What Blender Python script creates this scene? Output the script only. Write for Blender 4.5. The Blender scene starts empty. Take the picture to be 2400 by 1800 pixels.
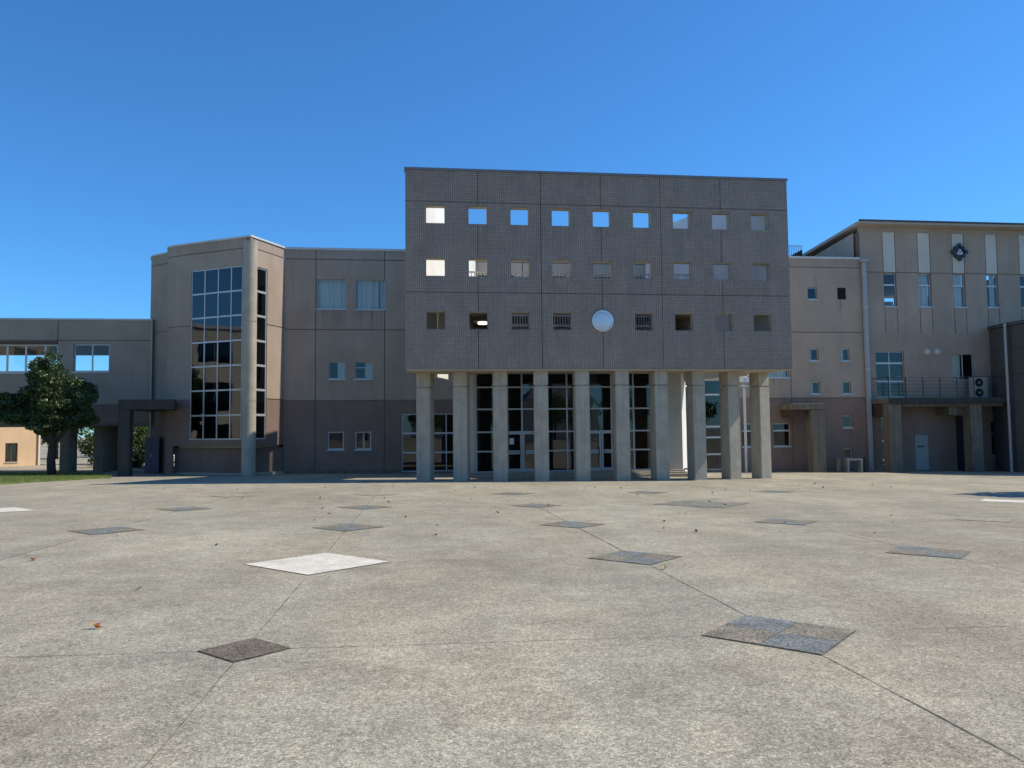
import bpy, bmesh, math, random
from mathutils import Matrix, Vector
random.seed(7)
R = math.radians
sc = bpy.context.scene

# ------------------------------------------------------------------ camera
def cam_axes(yaw, pitch, roll):
    f = Vector((math.sin(yaw)*math.cos(pitch), math.cos(yaw)*math.cos(pitch), math.sin(pitch)))
    r = Vector((math.cos(yaw), -math.sin(yaw), 0)); u = r.cross(f)
    c, s = math.cos(roll), math.sin(roll)
    return c*r + s*u, -s*r + c*u, f
cr, cu, cf = cam_axes(R(6.948), R(3.463), R(-0.597))
cd = bpy.data.cameras.new('camera'); cam = bpy.data.objects.new('camera', cd)
sc.collection.objects.link(cam)
M = Matrix((cr, cu, -cf)).transposed().to_4x4(); M.translation = (0, 0, 2.12)
cam.matrix_world = M
cd.sensor_width = 36; cd.lens = 27.0; cd.clip_start = 0.05; cd.clip_end = 2000
sc.camera = cam

# ------------------------------------------------------------------ light
SUN_EL, SUN_AZ = R(47), R(88.3)          # azimuth clockwise from +Y
w = bpy.data.worlds.new('World'); sc.world = w; w.use_nodes = True
wn = w.node_tree; wn.nodes.clear()
sky = wn.nodes.new('ShaderNodeTexSky'); sky.sky_type = 'NISHITA'; sky.sun_disc = False
sky.sun_elevation = SUN_EL; sky.sun_rotation = SUN_AZ
sky.air_density = 1.0; sky.dust_density = 0.15; sky.ozone_density = 5.0; sky.altitude = 200
bg = wn.nodes.new('ShaderNodeBackground'); bg.inputs['Strength'].default_value = 0.126
wo = wn.nodes.new('ShaderNodeOutputWorld')
tint = wn.nodes.new('ShaderNodeMix'); tint.data_type = 'RGBA'; tint.blend_type = 'MULTIPLY'; tint.inputs[0].default_value = 1
tint.inputs[7].default_value = (.48, 1.0, 1.38, 1)          # clear autumn sky, deeper blue
wn.links.new(sky.outputs[0], tint.inputs[6]); wn.links.new(tint.outputs[2], bg.inputs[0]); wn.links.new(bg.outputs[0], wo.inputs[0])
sd = bpy.data.lights.new('sun', 'SUN'); sd.energy = 5.0; sd.angle = R(0.5); sd.color = (1.0, 0.92, 0.79)
sun = bpy.data.objects.new('sun', sd); sc.collection.objects.link(sun)
sv = Vector((math.sin(SUN_AZ)*math.cos(SUN_EL), math.cos(SUN_AZ)*math.cos(SUN_EL), math.sin(SUN_EL)))
sun.rotation_euler = sv.to_track_quat('Z', 'Y').to_euler(); sun.location = (30, 30, 40)
vs = sc.view_settings; vs.view_transform = 'Standard'; vs.look = 'None'; vs.exposure = 0.0; vs.gamma = 1
sc.render.engine = 'CYCLES'

# ------------------------------------------------------------------ materials
MATS = {}
class NT:
    def __init__(s, name):
        s.m = bpy.data.materials.new(name); s.m.use_nodes = True; s.t = s.m.node_tree
        s.t.nodes.clear(); s.out = s.t.nodes.new('ShaderNodeOutputMaterial'); MATS[name] = s.m
        s.pos = None
    def n(s, t, **k):
        nd = s.t.nodes.new(t)
        for a, b in k.items():
            if a in nd.inputs: s.put(nd.inputs[a], b)
            else: setattr(nd, a, b)
        return nd
    def put(s, sock, v):
        if isinstance(v, bpy.types.NodeSocket): s.t.links.new(v, sock)
        else: sock.default_value = v
    def math(s, op, a, b=0.0, c=0.0, clamp=False):
        nd = s.t.nodes.new('ShaderNodeMath'); nd.operation = op; nd.use_clamp = clamp
        for i, v in enumerate((a, b, c)): s.put(nd.inputs[i], v)
        return nd.outputs[0]
    def P(s):
        if s.pos is None: s.pos = s.n('ShaderNodeNewGeometry').outputs['Position']
        return s.pos
    def scaled(s, sx, sy, sz):
        mp = s.t.nodes.new('ShaderNodeMapping'); s.put(mp.inputs['Vector'], s.P())
        mp.inputs['Scale'].default_value = (sx, sy, sz); return mp.outputs[0]
    def noise(s, vec, scale, detail=4, rough=.55):
        nd = s.n('ShaderNodeTexNoise', Vector=vec, Scale=scale, Detail=detail, Roughness=rough); return nd.outputs['Fac']
    def ramp(s, fac, lo, hi, a=0.0, b=1.0):
        nd = s.t.nodes.new('ShaderNodeMapRange'); nd.clamp = True
        for i, v in enumerate((fac, lo, hi, a, b)): s.put(nd.inputs[i], v)
        return nd.outputs[0]
    def mix(s, f, a, b, mode='MIX'):
        nd = s.t.nodes.new('ShaderNodeMix'); nd.data_type = 'RGBA'; nd.blend_type = mode
        s.put(nd.inputs[0], f); s.put(nd.inputs[6], a); s.put(nd.inputs[7], b); return nd.outputs[2]
    def bump(s, h, strength, dist=.01):
        nd = s.n('ShaderNodeBump', Height=h, Strength=strength, Distance=dist); return nd.outputs[0]
    def principled(s, col, rough=.8, normal=None, spec=.3, **k):
        nd = s.t.nodes.new('ShaderNodeBsdfPrincipled')
        s.put(nd.inputs['Base Color'], col); s.put(nd.inputs['Roughness'], rough)
        nd.inputs['Specular IOR Level'].default_value = spec
        if normal: s.put(nd.inputs['Normal'], normal)
        for a, b in k.items(): s.put(nd.inputs[a.replace('_', ' ')], b)
        s.t.links.new(nd.outputs[0], s.out.inputs[0]); return nd
def C(r, g, b): return (r, g, b, 1)

DRIPS = [(-5.4,-3.8,8.64,1.3,.75),(-3.4,-1.75,8.63,1.2,.75),(-4.75,-3.85,4.9,.8,.4),(-3.4,-2.4,4.9,.7,.4),(22.2,22.95,9.45,.8,.45),(24.0,24.75,9.45,1.3,.9),(22.2,22.9,5.9,.6,.35),(24.1,24.8,5.9,.7,.4),
         (22.2,22.95,3.98,.35,.4),(24.1,24.85,3.98,.35,.4),(24.1,24.8,2.05,.6,.4),(19.6,21.1,4.92,1.1,.6),(19.9,21.05,1.0,.5,.4),(-4.85,-3.85,1.15,.6,.5),(-3.4,-2.4,1.15,.6,.5),(31.0,32.6,4.76,.7,.5),(29.3,30.4,6.25,.7,.3)]
def paint(name, col, streak=.5, rough=.85, drips=False):
    t = NT(name)
    big = t.noise(t.P(), .45, 3); st = t.noise(t.scaled(5, 5, .22), 1.0, 5, .65); fine = t.noise(t.P(), 45, 2); mid = t.noise(t.scaled(1.4, 1.4, .5), 1.0, 4, .6)
    rnd = t.n('ShaderNodeObjectInfo').outputs['Random']
    v = t.math('MULTIPLY', t.ramp(big, .3, .7, .9, 1.08), t.ramp(rnd, 0, 1, .955, 1.035))
    v = t.math('MULTIPLY', v, t.ramp(fine, .3, .7, .96, 1.04)); v = t.math('MULTIPLY', v, t.ramp(mid, .3, .7, .93, 1.05))
    stain = t.math('MULTIPLY', t.ramp(st, .54, .78, 0, streak), t.ramp(t.noise(t.P(), .8, 2), .45, .65))
    if drips:
        sx = t.n('ShaderNodeSeparateXYZ', Vector=t.P()); run = t.ramp(t.noise(t.scaled(11, 3, .18), 1.0, 4, .7), .46, .66)
        for (x0, x1, zt, ln, am) in DRIPS:
            m = t.math('MULTIPLY', t.ramp(sx.outputs[0], x0-.05, x0+.08), t.ramp(sx.outputs[0], x1+.05, x1-.08))
            m = t.math('MULTIPLY', m, t.math('MULTIPLY', t.ramp(sx.outputs[2], zt-ln, zt-.05), t.math('LESS_THAN', sx.outputs[2], zt+.03)))
            stain = t.math('MAXIMUM', stain, t.math('MULTIPLY', t.math('MULTIPLY', m, run), am))
        top = t.math('MULTIPLY', t.ramp(sx.outputs[2], 11.1, 11.85), t.math('MULTIPLY', t.ramp(t.noise(t.scaled(6, 6, .2), 1.0, 4, .7), .5, .72), .35))
        stain = t.math('MAXIMUM', stain, t.math('MULTIPLY', top, t.math('LESS_THAN', sx.outputs[2], 11.9)))
    c = t.mix(1.0, C(*col), t.n('ShaderNodeCombineColor', Red=v, Green=v, Blue=v).outputs[0], 'MULTIPLY')
    c = t.mix(stain, c, C(col[0]*.36, col[1]*.36, col[2]*.36))
    t.principled(c, rough, t.bump(t.noise(t.P(), 120, 2), .25, .004), .25)
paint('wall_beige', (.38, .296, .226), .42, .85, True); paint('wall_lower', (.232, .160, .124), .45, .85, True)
paint('wall_white', (.82, .81, .77), .1); paint('wall_pale', (.55, .52, .45), .25); paint('wall_cream', (.62, .56, .43), .25)
paint('wall_dark', (.088, .086, .082), .5); paint('wall_peach', (.70, .50, .32), .15); paint('eaves', (.40, .35, .29), .2); paint('soffit', (.44, .38, .29), .2)
paint('coping', (.55, .55, .53), .2, .5); paint('wall_house', (.7, .66, .56), .2)
paint('ceiling_brown', (.30, .25, .18), .2)

def concrete(name, col, stain=.5, board=True):
    t = NT(name)
    st = t.noise(t.scaled(7, 7, .3), 1.0, 6, .65); mid = t.noise(t.P(), 2.2, 5, .6); fine = t.noise(t.P(), 60, 3)
    pit = t.n('ShaderNodeTexVoronoi', Vector=t.P(), Scale=28.0).outputs['Distance']
    v = t.math('MULTIPLY', t.ramp(mid, .3, .7, .84, 1.1), t.ramp(st, .3, .75, 1.07, 1-.5*stain))
    v = t.math('MULTIPLY', v, t.ramp(fine, .3, .7, .93, 1.06))
    v = t.math('MULTIPLY', v, t.ramp(pit, .03, .08, .8, 1))
    c = t.mix(1.0, C(*col), t.n('ShaderNodeCombineColor', Red=v, Green=v, Blue=v).outputs[0], 'MULTIPLY')
    dk = t.ramp(t.noise(t.scaled(2.5, 2.5, .5), 1.0, 5, .7), .58, .75, 0, stain)
    c = t.mix(dk, c, C(col[0]*.35, col[1]*.32, col[2]*.27))
    t.principled(c, .85, t.bump(t.math('ADD', fine, t.math('MULTIPLY', pit, .6)), .35, .006), .25)
concrete('concrete', (.435, .38, .292), .4); concrete('concrete_dirty', (.20, .17, .125), .95); concrete('concrete_dark', (.06, .058, .052), .7)

def tiles(name, pitch=.0865):
    t = NT(name)
    sx = t.n('ShaderNodeSeparateXYZ', Vector=t.P())
    u = t.math('DIVIDE', t.math('SUBTRACT', sx.outputs[0], t.math('MULTIPLY', sx.outputs[1], 1.0)), pitch)
    z = t.math('DIVIDE', sx.outputs[2], pitch)
    fu, fz = t.math('FRACT', u), t.math('FRACT', z)
    def edge(f): return t.math('MULTIPLY', t.ramp(f, .02, .16), t.ramp(f, .98, .84))
    tile = t.math('MULTIPLY', edge(fu), edge(fz))
    cell = t.n('ShaderNodeCombineXYZ', X=t.math('FLOOR', u), Y=t.math('FLOOR', z))
    wnz = t.n('ShaderNodeTexWhiteNoise', Vector=cell.outputs[0]).outputs['Value']
    sheet = t.n('ShaderNodeCombineXYZ', X=t.math('FLOOR', t.math('DIVIDE', u, 5)), Y=t.math('FLOOR', t.math('DIVIDE', z, 5)))
    wsh = t.n('ShaderNodeTexWhiteNoise', Vector=sheet.outputs[0]).outputs['Value']
    v = t.math('MULTIPLY', t.ramp(wnz, 0, 1, .92, 1.08), t.ramp(wsh, 0, 1, .93, 1.07))
    v = t.math('MULTIPLY', v, t.ramp(t.noise(t.scaled(1.5, 1.5, .5), 1.0, 4), .3, .7, .9, 1.08))
    c = t.mix(1.0, C(.345, .256, .192), t.n('ShaderNodeCombineColor', Red=v, Green=v, Blue=v).outputs[0], 'MULTIPLY')
    run = t.ramp(t.noise(t.scaled(14, 14, .2), 1.0, 4, .7), .45, .68)
    ph = t.math('FRACT', t.math('DIVIDE', t.math('SUBTRACT', sx.outputs[0], .31), 1.779)); um = t.math('LESS_THAN', ph, .461)
    st = 0.0
    for zt in (10.80, 8.57, 6.33):
        st = t.math('ADD', st, t.math('MULTIPLY', t.ramp(sx.outputs[2], zt-1.2, zt), t.math('LESS_THAN', sx.outputs[2], zt)))
    top = t.math('MULTIPLY', t.ramp(sx.outputs[2], 11.9, 13.0), .7)
    dirt = t.math('MULTIPLY', t.math('MAXIMUM', t.math('MULTIPLY', st, um), top), t.math('MULTIPLY', run, .38))
    c = t.mix(dirt, c, C(.10, .085, .07))
    # sheet joints a little paler, tile joints darker
    fu5, fz5 = t.math('FRACT', t.math('DIVIDE', u, 5)), t.math('FRACT', t.math('DIVIDE', z, 5))
    shj = t.math('SUBTRACT', 1.0, t.math('MULTIPLY', t.ramp(fu5, 0, .03), t.ramp(fz5, 0, .03)), clamp=True)
    grout = t.mix(t.math('MULTIPLY', shj, 0.0), C(.11, .092, .08), C(.27, .26, .25))
    c = t.mix(tile, grout, c)
    tilt = t.n('ShaderNodeTexWhiteNoise', Vector=cell.outputs[0]).outputs['Color']
    nrm = t.n('ShaderNodeNewGeometry').outputs['Normal']
    off = t.n('ShaderNodeVectorMath', operation='MULTIPLY_ADD'); t.put(off.inputs[0], tilt); off.inputs[1].default_value = (.09, .09, .09); off.inputs[2].default_value = (-.045, -.045, -.045)
    add = t.n('ShaderNodeVectorMath', operation='ADD'); t.put(add.inputs[0], nrm); t.put(add.inputs[1], off.outputs[0])
    nm = t.n('ShaderNodeVectorMath', operation='NORMALIZE'); t.put(nm.inputs[0], add.outputs[0])
    bp = t.n('ShaderNodeBump', Height=tile, Strength=.5, Distance=.006); t.put(bp.inputs['Normal'], nm.outputs[0])
    t.principled(c, .42, bp.outputs[0], .4)
tiles('tiles')

def plain(name, col, rough=.6, metal=0.0, var=.06, spec=.4):
    t = NT(name); nz = t.noise(t.P(), 9, 4)
    v = t.ramp(nz, .3, .7, 1-var, 1+var)
    c = t.mix(1.0, C(*col), t.n('ShaderNodeCombineColor', Red=v, Green=v, Blue=v).outputs[0], 'MULTIPLY')
    t.principled(c, t.ramp(nz, .3, .7, rough*.9, min(1, rough*1.1)), None, spec, Metallic=metal)
plain('aluminium', (.50, .51, .51), .42, .4); plain('white_metal', (.78, .78, .76), .45); plain('dark_metal', (.035, .045, .055), .45, .3)
plain('pipe', (.34, .34, .33), .5); plain('curtain', (.84, .83, .78), .9, 0, .03); plain('curtain_blue', (.10, .13, .36), .9)
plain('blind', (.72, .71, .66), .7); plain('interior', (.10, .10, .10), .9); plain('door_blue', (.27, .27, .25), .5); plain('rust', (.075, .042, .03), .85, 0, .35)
plain('disc', (.60, .64, .68), .22, .25, .02, .6); plain('disc_rim', (.68, .71, .74), .3, .8); plain('plaque', (.05, .055, .06), .4)
plain('bark', (.05, .038, .03), .95, 0, .35); plain('cabinet', (.075, .065, .085), .55); plain('white_panel', (.8, .82, .84), .5)
plain('roof_grey', (.16, .17, .19), .6); plain('wood_brown', (.13, .07, .05), .7); plain('black', (.012, .012, .013), .6); plain('ac_white', (.33, .33, .31), .5)
plain('leaf_orange', (.46, .17, .05), .7, 0, .3); plain('leaf_brown', (.11, .06, .035), .8, 0, .3); plain('leaf_tan', (.42, .30, .15), .8, 0, .3)
plain('pole_metal', (.45, .48, .5), .4, .4)

def glass(name, tint, boost=1.0, base=0.0):
    t = NT(name)
    fr = t.n('ShaderNodeFresnel', IOR=1.52).outputs[0]
    wob = t.bump(t.noise(t.scaled(1.1, 1.1, 1.1), 1.0, 1), .02, .1)
    f = t.math('ADD', t.math('MULTIPLY', fr, boost), base, clamp=True)
    tr = t.n('ShaderNodeBsdfTransparent', Color=C(*tint)); gl = t.n('ShaderNodeBsdfGlossy', Color=C(.95, .97, 1), Roughness=0.012)
    t.put(gl.inputs['Normal'], wob)
    mx = t.n('ShaderNodeMixShader'); t.put(mx.inputs[0], f); t.t.links.new(tr.outputs[0], mx.inputs[1]); t.t.links.new(gl.outputs[0], mx.inputs[2])
    t.t.links.new(mx.outputs[0], t.out.inputs[0])
glass('glass', (.80, .85, .85), 1.15, .01); glass('glass_dark', (.36, .40, .41), 1.35, .01); glass('glass_bay', (.28, .31, .32), 1.25, .008); glass('glass_clear', (.86, .90, .92), 1.2)

def foliage(name, col, col2, rough=.5, trans=.25):
    t = NT(name)
    rn = t.noise(t.P(), 3.0, 3); fine = t.n('ShaderNodeTexWhiteNoise', Vector=t.scaled(11, 11, 11)).outputs['Value']
    c = t.mix(t.ramp(rn, .35, .65), C(*col), C(*col2))
    pr = t.principled(c, rough, None, .45)
    tl = t.n('ShaderNodeBsdfTranslucent', Color=C(col2[0]*1.5, col2[1]*1.7, col2[2]*.8))
    mx = t.n('ShaderNodeMixShader'); mx.inputs[0].default_value = trans
    t.t.links.new(pr.outputs[0], mx.inputs[1]); t.t.links.new(tl.outputs[0], mx.inputs[2]); t.t.links.new(mx.outputs[0], t.out.inputs[0])
foliage('leaves_dark', (.028, .05, .017), (.07, .11, .034), .36, .12); foliage('leaves_mid', (.04, .075, .02), (.085, .13, .03))
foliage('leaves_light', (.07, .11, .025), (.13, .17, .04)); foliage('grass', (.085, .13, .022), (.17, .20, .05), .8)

def ground_mat():
    t = NT('plaza_concrete'); p = t.P()
    patch = t.noise(t.scaled(.32, .2, 1), 1.0, 4, .6); mid = t.noise(p, 1.7, 5, .65); swirl = t.noise(t.scaled(.9, 2.6, 1), 1.0, 5, .6)
    agg = t.n('ShaderNodeTexVoronoi', Vector=p, Scale=150.0); agc = t.n('ShaderNodeTexVoronoi', Vector=p, Scale=75.0)
    fine = t.noise(p, 260, 2, .7); f2 = t.noise(p, 75, 4, .75); blot = t.noise(p, 9, 4, .7)
    v = t.math('MULTIPLY', t.ramp(patch, .32, .7, .80, 1.10), t.ramp(mid, .3, .7, .84, 1.13))
    v = t.math('MULTIPLY', v, t.ramp(swirl, .3, .7, .92, 1.06)); v = t.math('MULTIPLY', v, t.ramp(blot, .3, .7, .84, 1.13)); v = t.math('MULTIPLY', v, t.ramp(t.noise(p, 26, 3, .7), .3, .7, .78, 1.20))
    spk = t.n('ShaderNodeSeparateColor', Color=agg.outputs['Color']).outputs[0]; spk2 = t.n('ShaderNodeSeparateColor', Color=agc.outputs['Color']).outputs[0]
    v = t.math('MULTIPLY', v, t.ramp(spk, 0, 1, .58, 1.38)); v = t.math('MULTIPLY', v, t.ramp(spk2, 0, 1, .72, 1.26))
    v = t.math('MULTIPLY', v, t.ramp(f2, .25, .75, .74, 1.24)); v = t.math('MULTIPLY', v, t.ramp(fine, .3, .7, .85, 1.12))
    # broom and tyre sweeps: long faint bows of paler wear
    wv = t.n('ShaderNodeTexWave', Vector=t.scaled(.10, .16, 1), Scale=1.3, Distortion=9.0, Detail=3.0); wv.inputs['Detail Scale'].default_value = 1.2
    v = t.math('MULTIPLY', v, t.ramp(wv.outputs['Fac'], .55, 1.0, 1.0, 1.07))
    # each pour between the joints has cured to a slightly different tone
    sp = t.n('ShaderNodeSeparateXYZ', Vector=p)
    cellv = t.n('ShaderNodeCombineXYZ', X=t.math('FLOOR', t.math('DIVIDE', t.math('ADD', sp.outputs[0], 9.83), 4.27)), Y=t.math('FLOOR', t.math('DIVIDE', t.math('SUBTRACT', sp.outputs[1], 6.11), 4.45)))
    v = t.math('MULTIPLY', v, t.ramp(t.n('ShaderNodeTexWhiteNoise', Vector=cellv.outputs[0]).outputs['Value'], 0, 1, .955, 1.035))
    # paler laitance bands left beside the joints by the edging trowel
    gx = t.math('ABSOLUTE', t.math('SUBTRACT', t.math('FRACT', t.math('ADD', t.math('DIVIDE', t.math('ADD', sp.outputs[0], 9.83), 4.27), .5)), .5))
    band = t.math('MULTIPLY', t.ramp(gx, .05, .004), t.ramp(t.noise(t.scaled(1.6, .5, 1), 1.0, 4, .7), .42, .62))
    v = t.math('MULTIPLY', v, t.ramp(band, 0, 1, 1.0, 1.14))
    c = t.mix(t.ramp(t.noise(t.scaled(.6, .4, 1), 1.0, 3), .4, .62), C(.392, .340, .245), C(.362, .332, .246))
    c = t.mix(1.0, c, t.n('ShaderNodeCombineColor', Red=v, Green=v, Blue=v).outputs[0], 'MULTIPLY')
    spot = t.math('MULTIPLY', t.ramp(t.noise(p, 2.8, 6, .75), .66, .74), .7)
    c = t.mix(spot, c, C(.13, .117, .095)); pale = t.math('MULTIPLY', t.ramp(t.noise(t.scaled(1, 1.8, 1), 3.3, 5, .7), .64, .74), .5)
    c = t.mix(pale, c, C(.52, .48, .37))
    t.principled(c, .9, t.bump(t.math('ADD', spk, f2), .5, .004), .2)
ground_mat()
def inlay(name, col, sc2=70.0):
    t = NT(name); p = t.P(); a = t.n('ShaderNodeTexVoronoi', Vector=p, Scale=sc2)
    s0 = t.n('ShaderNodeSeparateColor', Color=a.outputs['Color']).outputs[0]
    v = t.math('MULTIPLY', t.ramp(s0, 0, 1, .45, 1.6), t.ramp(t.noise(p, 4, 4), .3, .7, .8, 1.2))
    c = t.mix(1.0, C(*col), t.n('ShaderNodeCombineColor', Red=v, Green=v, Blue=v).outputs[0], 'MULTIPLY')
    t.principled(c, .85, t.bump(s0, .6, .005), .25)
inlay('inlay_faint', (.30, .275, .205)); inlay('inlay_blue', (.168, .180, .165)); inlay('inlay_brown', (.208, .18, .132)); inlay('inlay_dark', (.145, .118, .085)); inlay('inlay_grey', (.20, .19, .155))
def white_inlay():
    t = NT('inlay_white'); p = t.P(); n1 = t.noise(p, 14, 5, .7); n2 = t.noise(p, 2.5, 4)
    v = t.math('MULTIPLY', t.ramp(n1, .3, .7, .80, 1.08), t.ramp(n2, .35, .65, .82, 1.06))
    c = t.mix(1.0, C(.72, .66, .53), t.n('ShaderNodeCombineColor', Red=v, Green=v, Blue=v).outputs[0], 'MULTIPLY')
    t.principled(c, .8, None, .25)
white_inlay(); plain('joint', (.14, .125, .092), .95, 0, .8)
def lamp_mat():
    t = NT('lamp_glow'); e = t.n('ShaderNodeEmission', Color=C(1, .93, .8), Strength=1.6); t.t.links.new(e.outputs[0], t.out.inputs[0])
lamp_mat()

# ------------------------------------------------------------------ object helpers
COL = sc.collection
ROOT = {}
def empty(name, loc, label, cat, group=None):
    o = bpy.data.objects.new(name, None); COL.objects.link(o); o.location = loc; o.empty_display_size = .2
    o['label'] = label; o['category'] = cat
    if group: o['group'] = group
    ROOT[o.name] = Vector(loc); return o
def root_of(o):
    while o.parent: o = o.parent
    return ROOT.get(o.name, Vector((0, 0, 0)))
class B:
    def __init__(s): s.v = []; s.f = []; s.m = []
    def add(s, vs_, fs, mi=0):
        k = len(s.v); s.v += [tuple(v) for v in vs_]; s.f += [tuple(i+k for i in f) for f in fs]; s.m += [mi]*len(fs)
    def box(s, x0, x1, y0, y1, z0, z1, mi=0):
        s.add([(x0,y0,z0),(x1,y0,z0),(x1,y1,z0),(x0,y1,z0),(x0,y0,z1),(x1,y0,z1),(x1,y1,z1),(x0,y1,z1)],
              [(0,3,2,1),(4,5,6,7),(0,1,5,4),(1,2,6,5),(2,3,7,6),(3,0,4,7)], mi)
    def obx(s, F, u0, u1, w0, w1, z0, z1, mi=0):
        q = [F.p(u0,w0,z0),F.p(u1,w0,z0),F.p(u1,w1,z0),F.p(u0,w1,z0),F.p(u0,w0,z1),F.p(u1,w0,z1),F.p(u1,w1,z1),F.p(u0,w1,z1)]
        s.add(q, [(0,3,2,1),(4,5,6,7),(0,1,5,4),(1,2,6,5),(2,3,7,6),(3,0,4,7)], mi)
    def tube(s, pts, rad, n=10, mi=0, cap=True):
        rings = []
        for i, p in enumerate(pts):
            p = Vector(p); a = Vector(pts[max(0,i-1)]); b = Vector(pts[min(len(pts)-1,i+1)]); d = (b-a).normalized()
            x = d.cross(Vector((0,0,1)) if abs(d.z) < .95 else Vector((1,0,0))).normalized(); y = d.cross(x)
            r = rad[i] if isinstance(rad, (list, tuple)) else rad
            rings.append([p + x*r*math.cos(2*math.pi*k/n) + y*r*math.sin(2*math.pi*k/n) for k in range(n)])
        k0 = len(s.v)
        for rg in rings: s.v += [tuple(v) for v in rg]
        for i in range(len(rings)-1):
            for k in range(n):
                s.f.append((k0+i*n+k, k0+i*n+(k+1)%n, k0+(i+1)*n+(k+1)%n, k0+(i+1)*n+k)); s.m.append(mi)
        if cap:
            s.f.append(tuple(k0+k for k in reversed(range(n)))); s.f.append(tuple(k0+(len(rings)-1)*n+k for k in range(n))); s.m += [mi, mi]
    def prism(s, poly, z0, z1, mi=0):
        n = len(poly); vs_ = [(x,y,z0) for x,y in poly]+[(x,y,z1) for x,y in poly]
        s.add(vs_, [tuple(reversed(range(n))), tuple(range(n,2*n))]+[(i,(i+1)%n,n+(i+1)%n,n+i) for i in range(n)], mi)
    def build(s, name, mats, parent=None, smooth=False, bevel=0, recalc=True):
        me = bpy.data.meshes.new(name)
        off = root_of(parent) if parent else Vector((0,0,0))
        me.from_pydata([(v[0]-off.x, v[1]-off.y, v[2]-off.z) for v in s.v], [], s.f)
        if isinstance(mats, str): mats = [mats]
        for m in mats: me.materials.append(MATS[m])
        if len(mats) > 1: me.polygons.foreach_set('material_index', s.m)
        bm = bmesh.new(); bm.from_mesh(me); (bmesh.ops.recalc_face_normals(bm, faces=bm.faces) if recalc and name != 'pane' else None)
        if bevel:
            eds = [e for e in bm.edges if len(e.link_faces) == 2 and e.calc_face_angle(0) > .5]
            bmesh.ops.bevel(bm, geom=eds, offset=bevel, segments=2, affect='EDGES', profile=.6)
        bm.to_mesh(me); bm.free()
        if smooth: me.polygons.foreach_set('use_smooth', [True]*len(me.polygons))
        o = bpy.data.objects.new(name, me); COL.objects.link(o)
        if parent: o.parent = parent
        return o
def tag(o, label=None, cat=None, group=None, kind=None):
    if label: o['label'] = label
    if cat: o['category'] = cat
    if group: o['group'] = group
    if kind: o['kind'] = kind
    return o
class Frame:                      # wall frame: u along the wall, w into the building, z up
    def __init__(s, ox, oy, ang): s.o = (ox, oy); s.c = math.cos(ang); s.s = math.sin(ang)
    def p(s, u, w, z): return (s.o[0]+u*s.c-w*s.s, s.o[1]+u*s.s+w*s.c, z)

def slab(b, F, us, zs, holes, w0, w1, mi=0, back=True):
    """flat slab with rectangular holes; side faces at every free edge"""
    U = sorted(set([round(us[0],4), round(us[1],4)]+[round(min(max(x,us[0]),us[1]),4) for h in holes for x in h[:2]]))
    Z = sorted(set([round(zs[0],4), round(zs[1],4)]+[round(min(max(x,zs[0]),zs[1]),4) for h in holes for x in h[2:]]))
    nu, nz = len(U)-1, len(Z)-1
    def fill(i, j):
        if i < 0 or j < 0 or i >= nu or j >= nz: return False
        cu_, cz = (U[i]+U[i+1])/2, (Z[j]+Z[j+1])/2
        return not any(h[0] < cu_ < h[1] and h[2] < cz < h[3] for h in holes)
    for i in range(nu):
        for j in range(nz):
            if not fill(i, j): continue
            a, c2, d, e = U[i], U[i+1], Z[j], Z[j+1]
            b.add([F.p(a,w0,d),F.p(c2,w0,d),F.p(c2,w0,e),F.p(a,w0,e)], [(0,1,2,3)], mi)
            if back: b.add([F.p(a,w1,d),F.p(c2,w1,d),F.p(c2,w1,e),F.p(a,w1,e)], [(3,2,1,0)], mi)
            if not fill(i-1,j): b.add([F.p(a,w0,d),F.p(a,w0,e),F.p(a,w1,e),F.p(a,w1,d)], [(0,1,2,3)], mi)
            if not fill(i+1,j): b.add([F.p(c2,w0,d),F.p(c2,w1,d),F.p(c2,w1,e),F.p(c2,w0,e)], [(0,1,2,3)], mi)
            if not fill(i,j-1): b.add([F.p(a,w0,d),F.p(a,w1,d),F.p(c2,w1,d),F.p(c2,w0,d)], [(0,1,2,3)], mi)
            if not fill(i,j+1): b.add([F.p(a,w0,e),F.p(c2,w0,e),F.p(c2,w1,e),F.p(a,w1,e)], [(0,1,2,3)], mi)

def panelled_wall(parent, F, ub, zb, holes, matrow, gap=.045, prj=.045, thick=.26, core='wall_lower', name='wall_panel', skip=()):
    """core wall plus one panel object for each cell of the joint grid"""
    b = B(); slab(b, F, (ub[0], ub[-1]), (zb[0], zb[-1]), holes, prj, thick); b.build('wall_core', core, parent)
    for j in range(len(zb)-1):
        for i in range(len(ub)-1):
            if (i, j) in skip: continue
            a, c2, d, e = ub[i]+(gap/2 if i else 0), ub[i+1]-(gap/2 if i < len(ub)-2 else 0), zb[j]+(gap/2 if j else 0), zb[j+1]-(gap/2 if j < len(zb)-2 else 0)
            hh = [h for h in holes if h[0] < c2 and h[1] > a and h[2] < e and h[3] > d]
            if any(h[0] <= a and h[1] >= c2 and h[2] <= d and h[3] >= e for h in hh): continue
            m = matrow[j] if isinstance(matrow[j], str) else matrow[j][i]
            cuts = sorted((max(h[0],a), min(h[1],c2)) for h in hh if h[2] <= d+.3 and h[3] >= e); segs = []; q = a
            for (h0, h1) in cuts: segs.append((q, h0)); q = h1
            segs.append((q, c2))
            for (q0, q1) in segs:
                if q1-q0 < .02: continue
                b = B(); slab(b, F, (q0, q1), (d, e), hh, 0, prj, back=False); b.build(name, m, parent)

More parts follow.
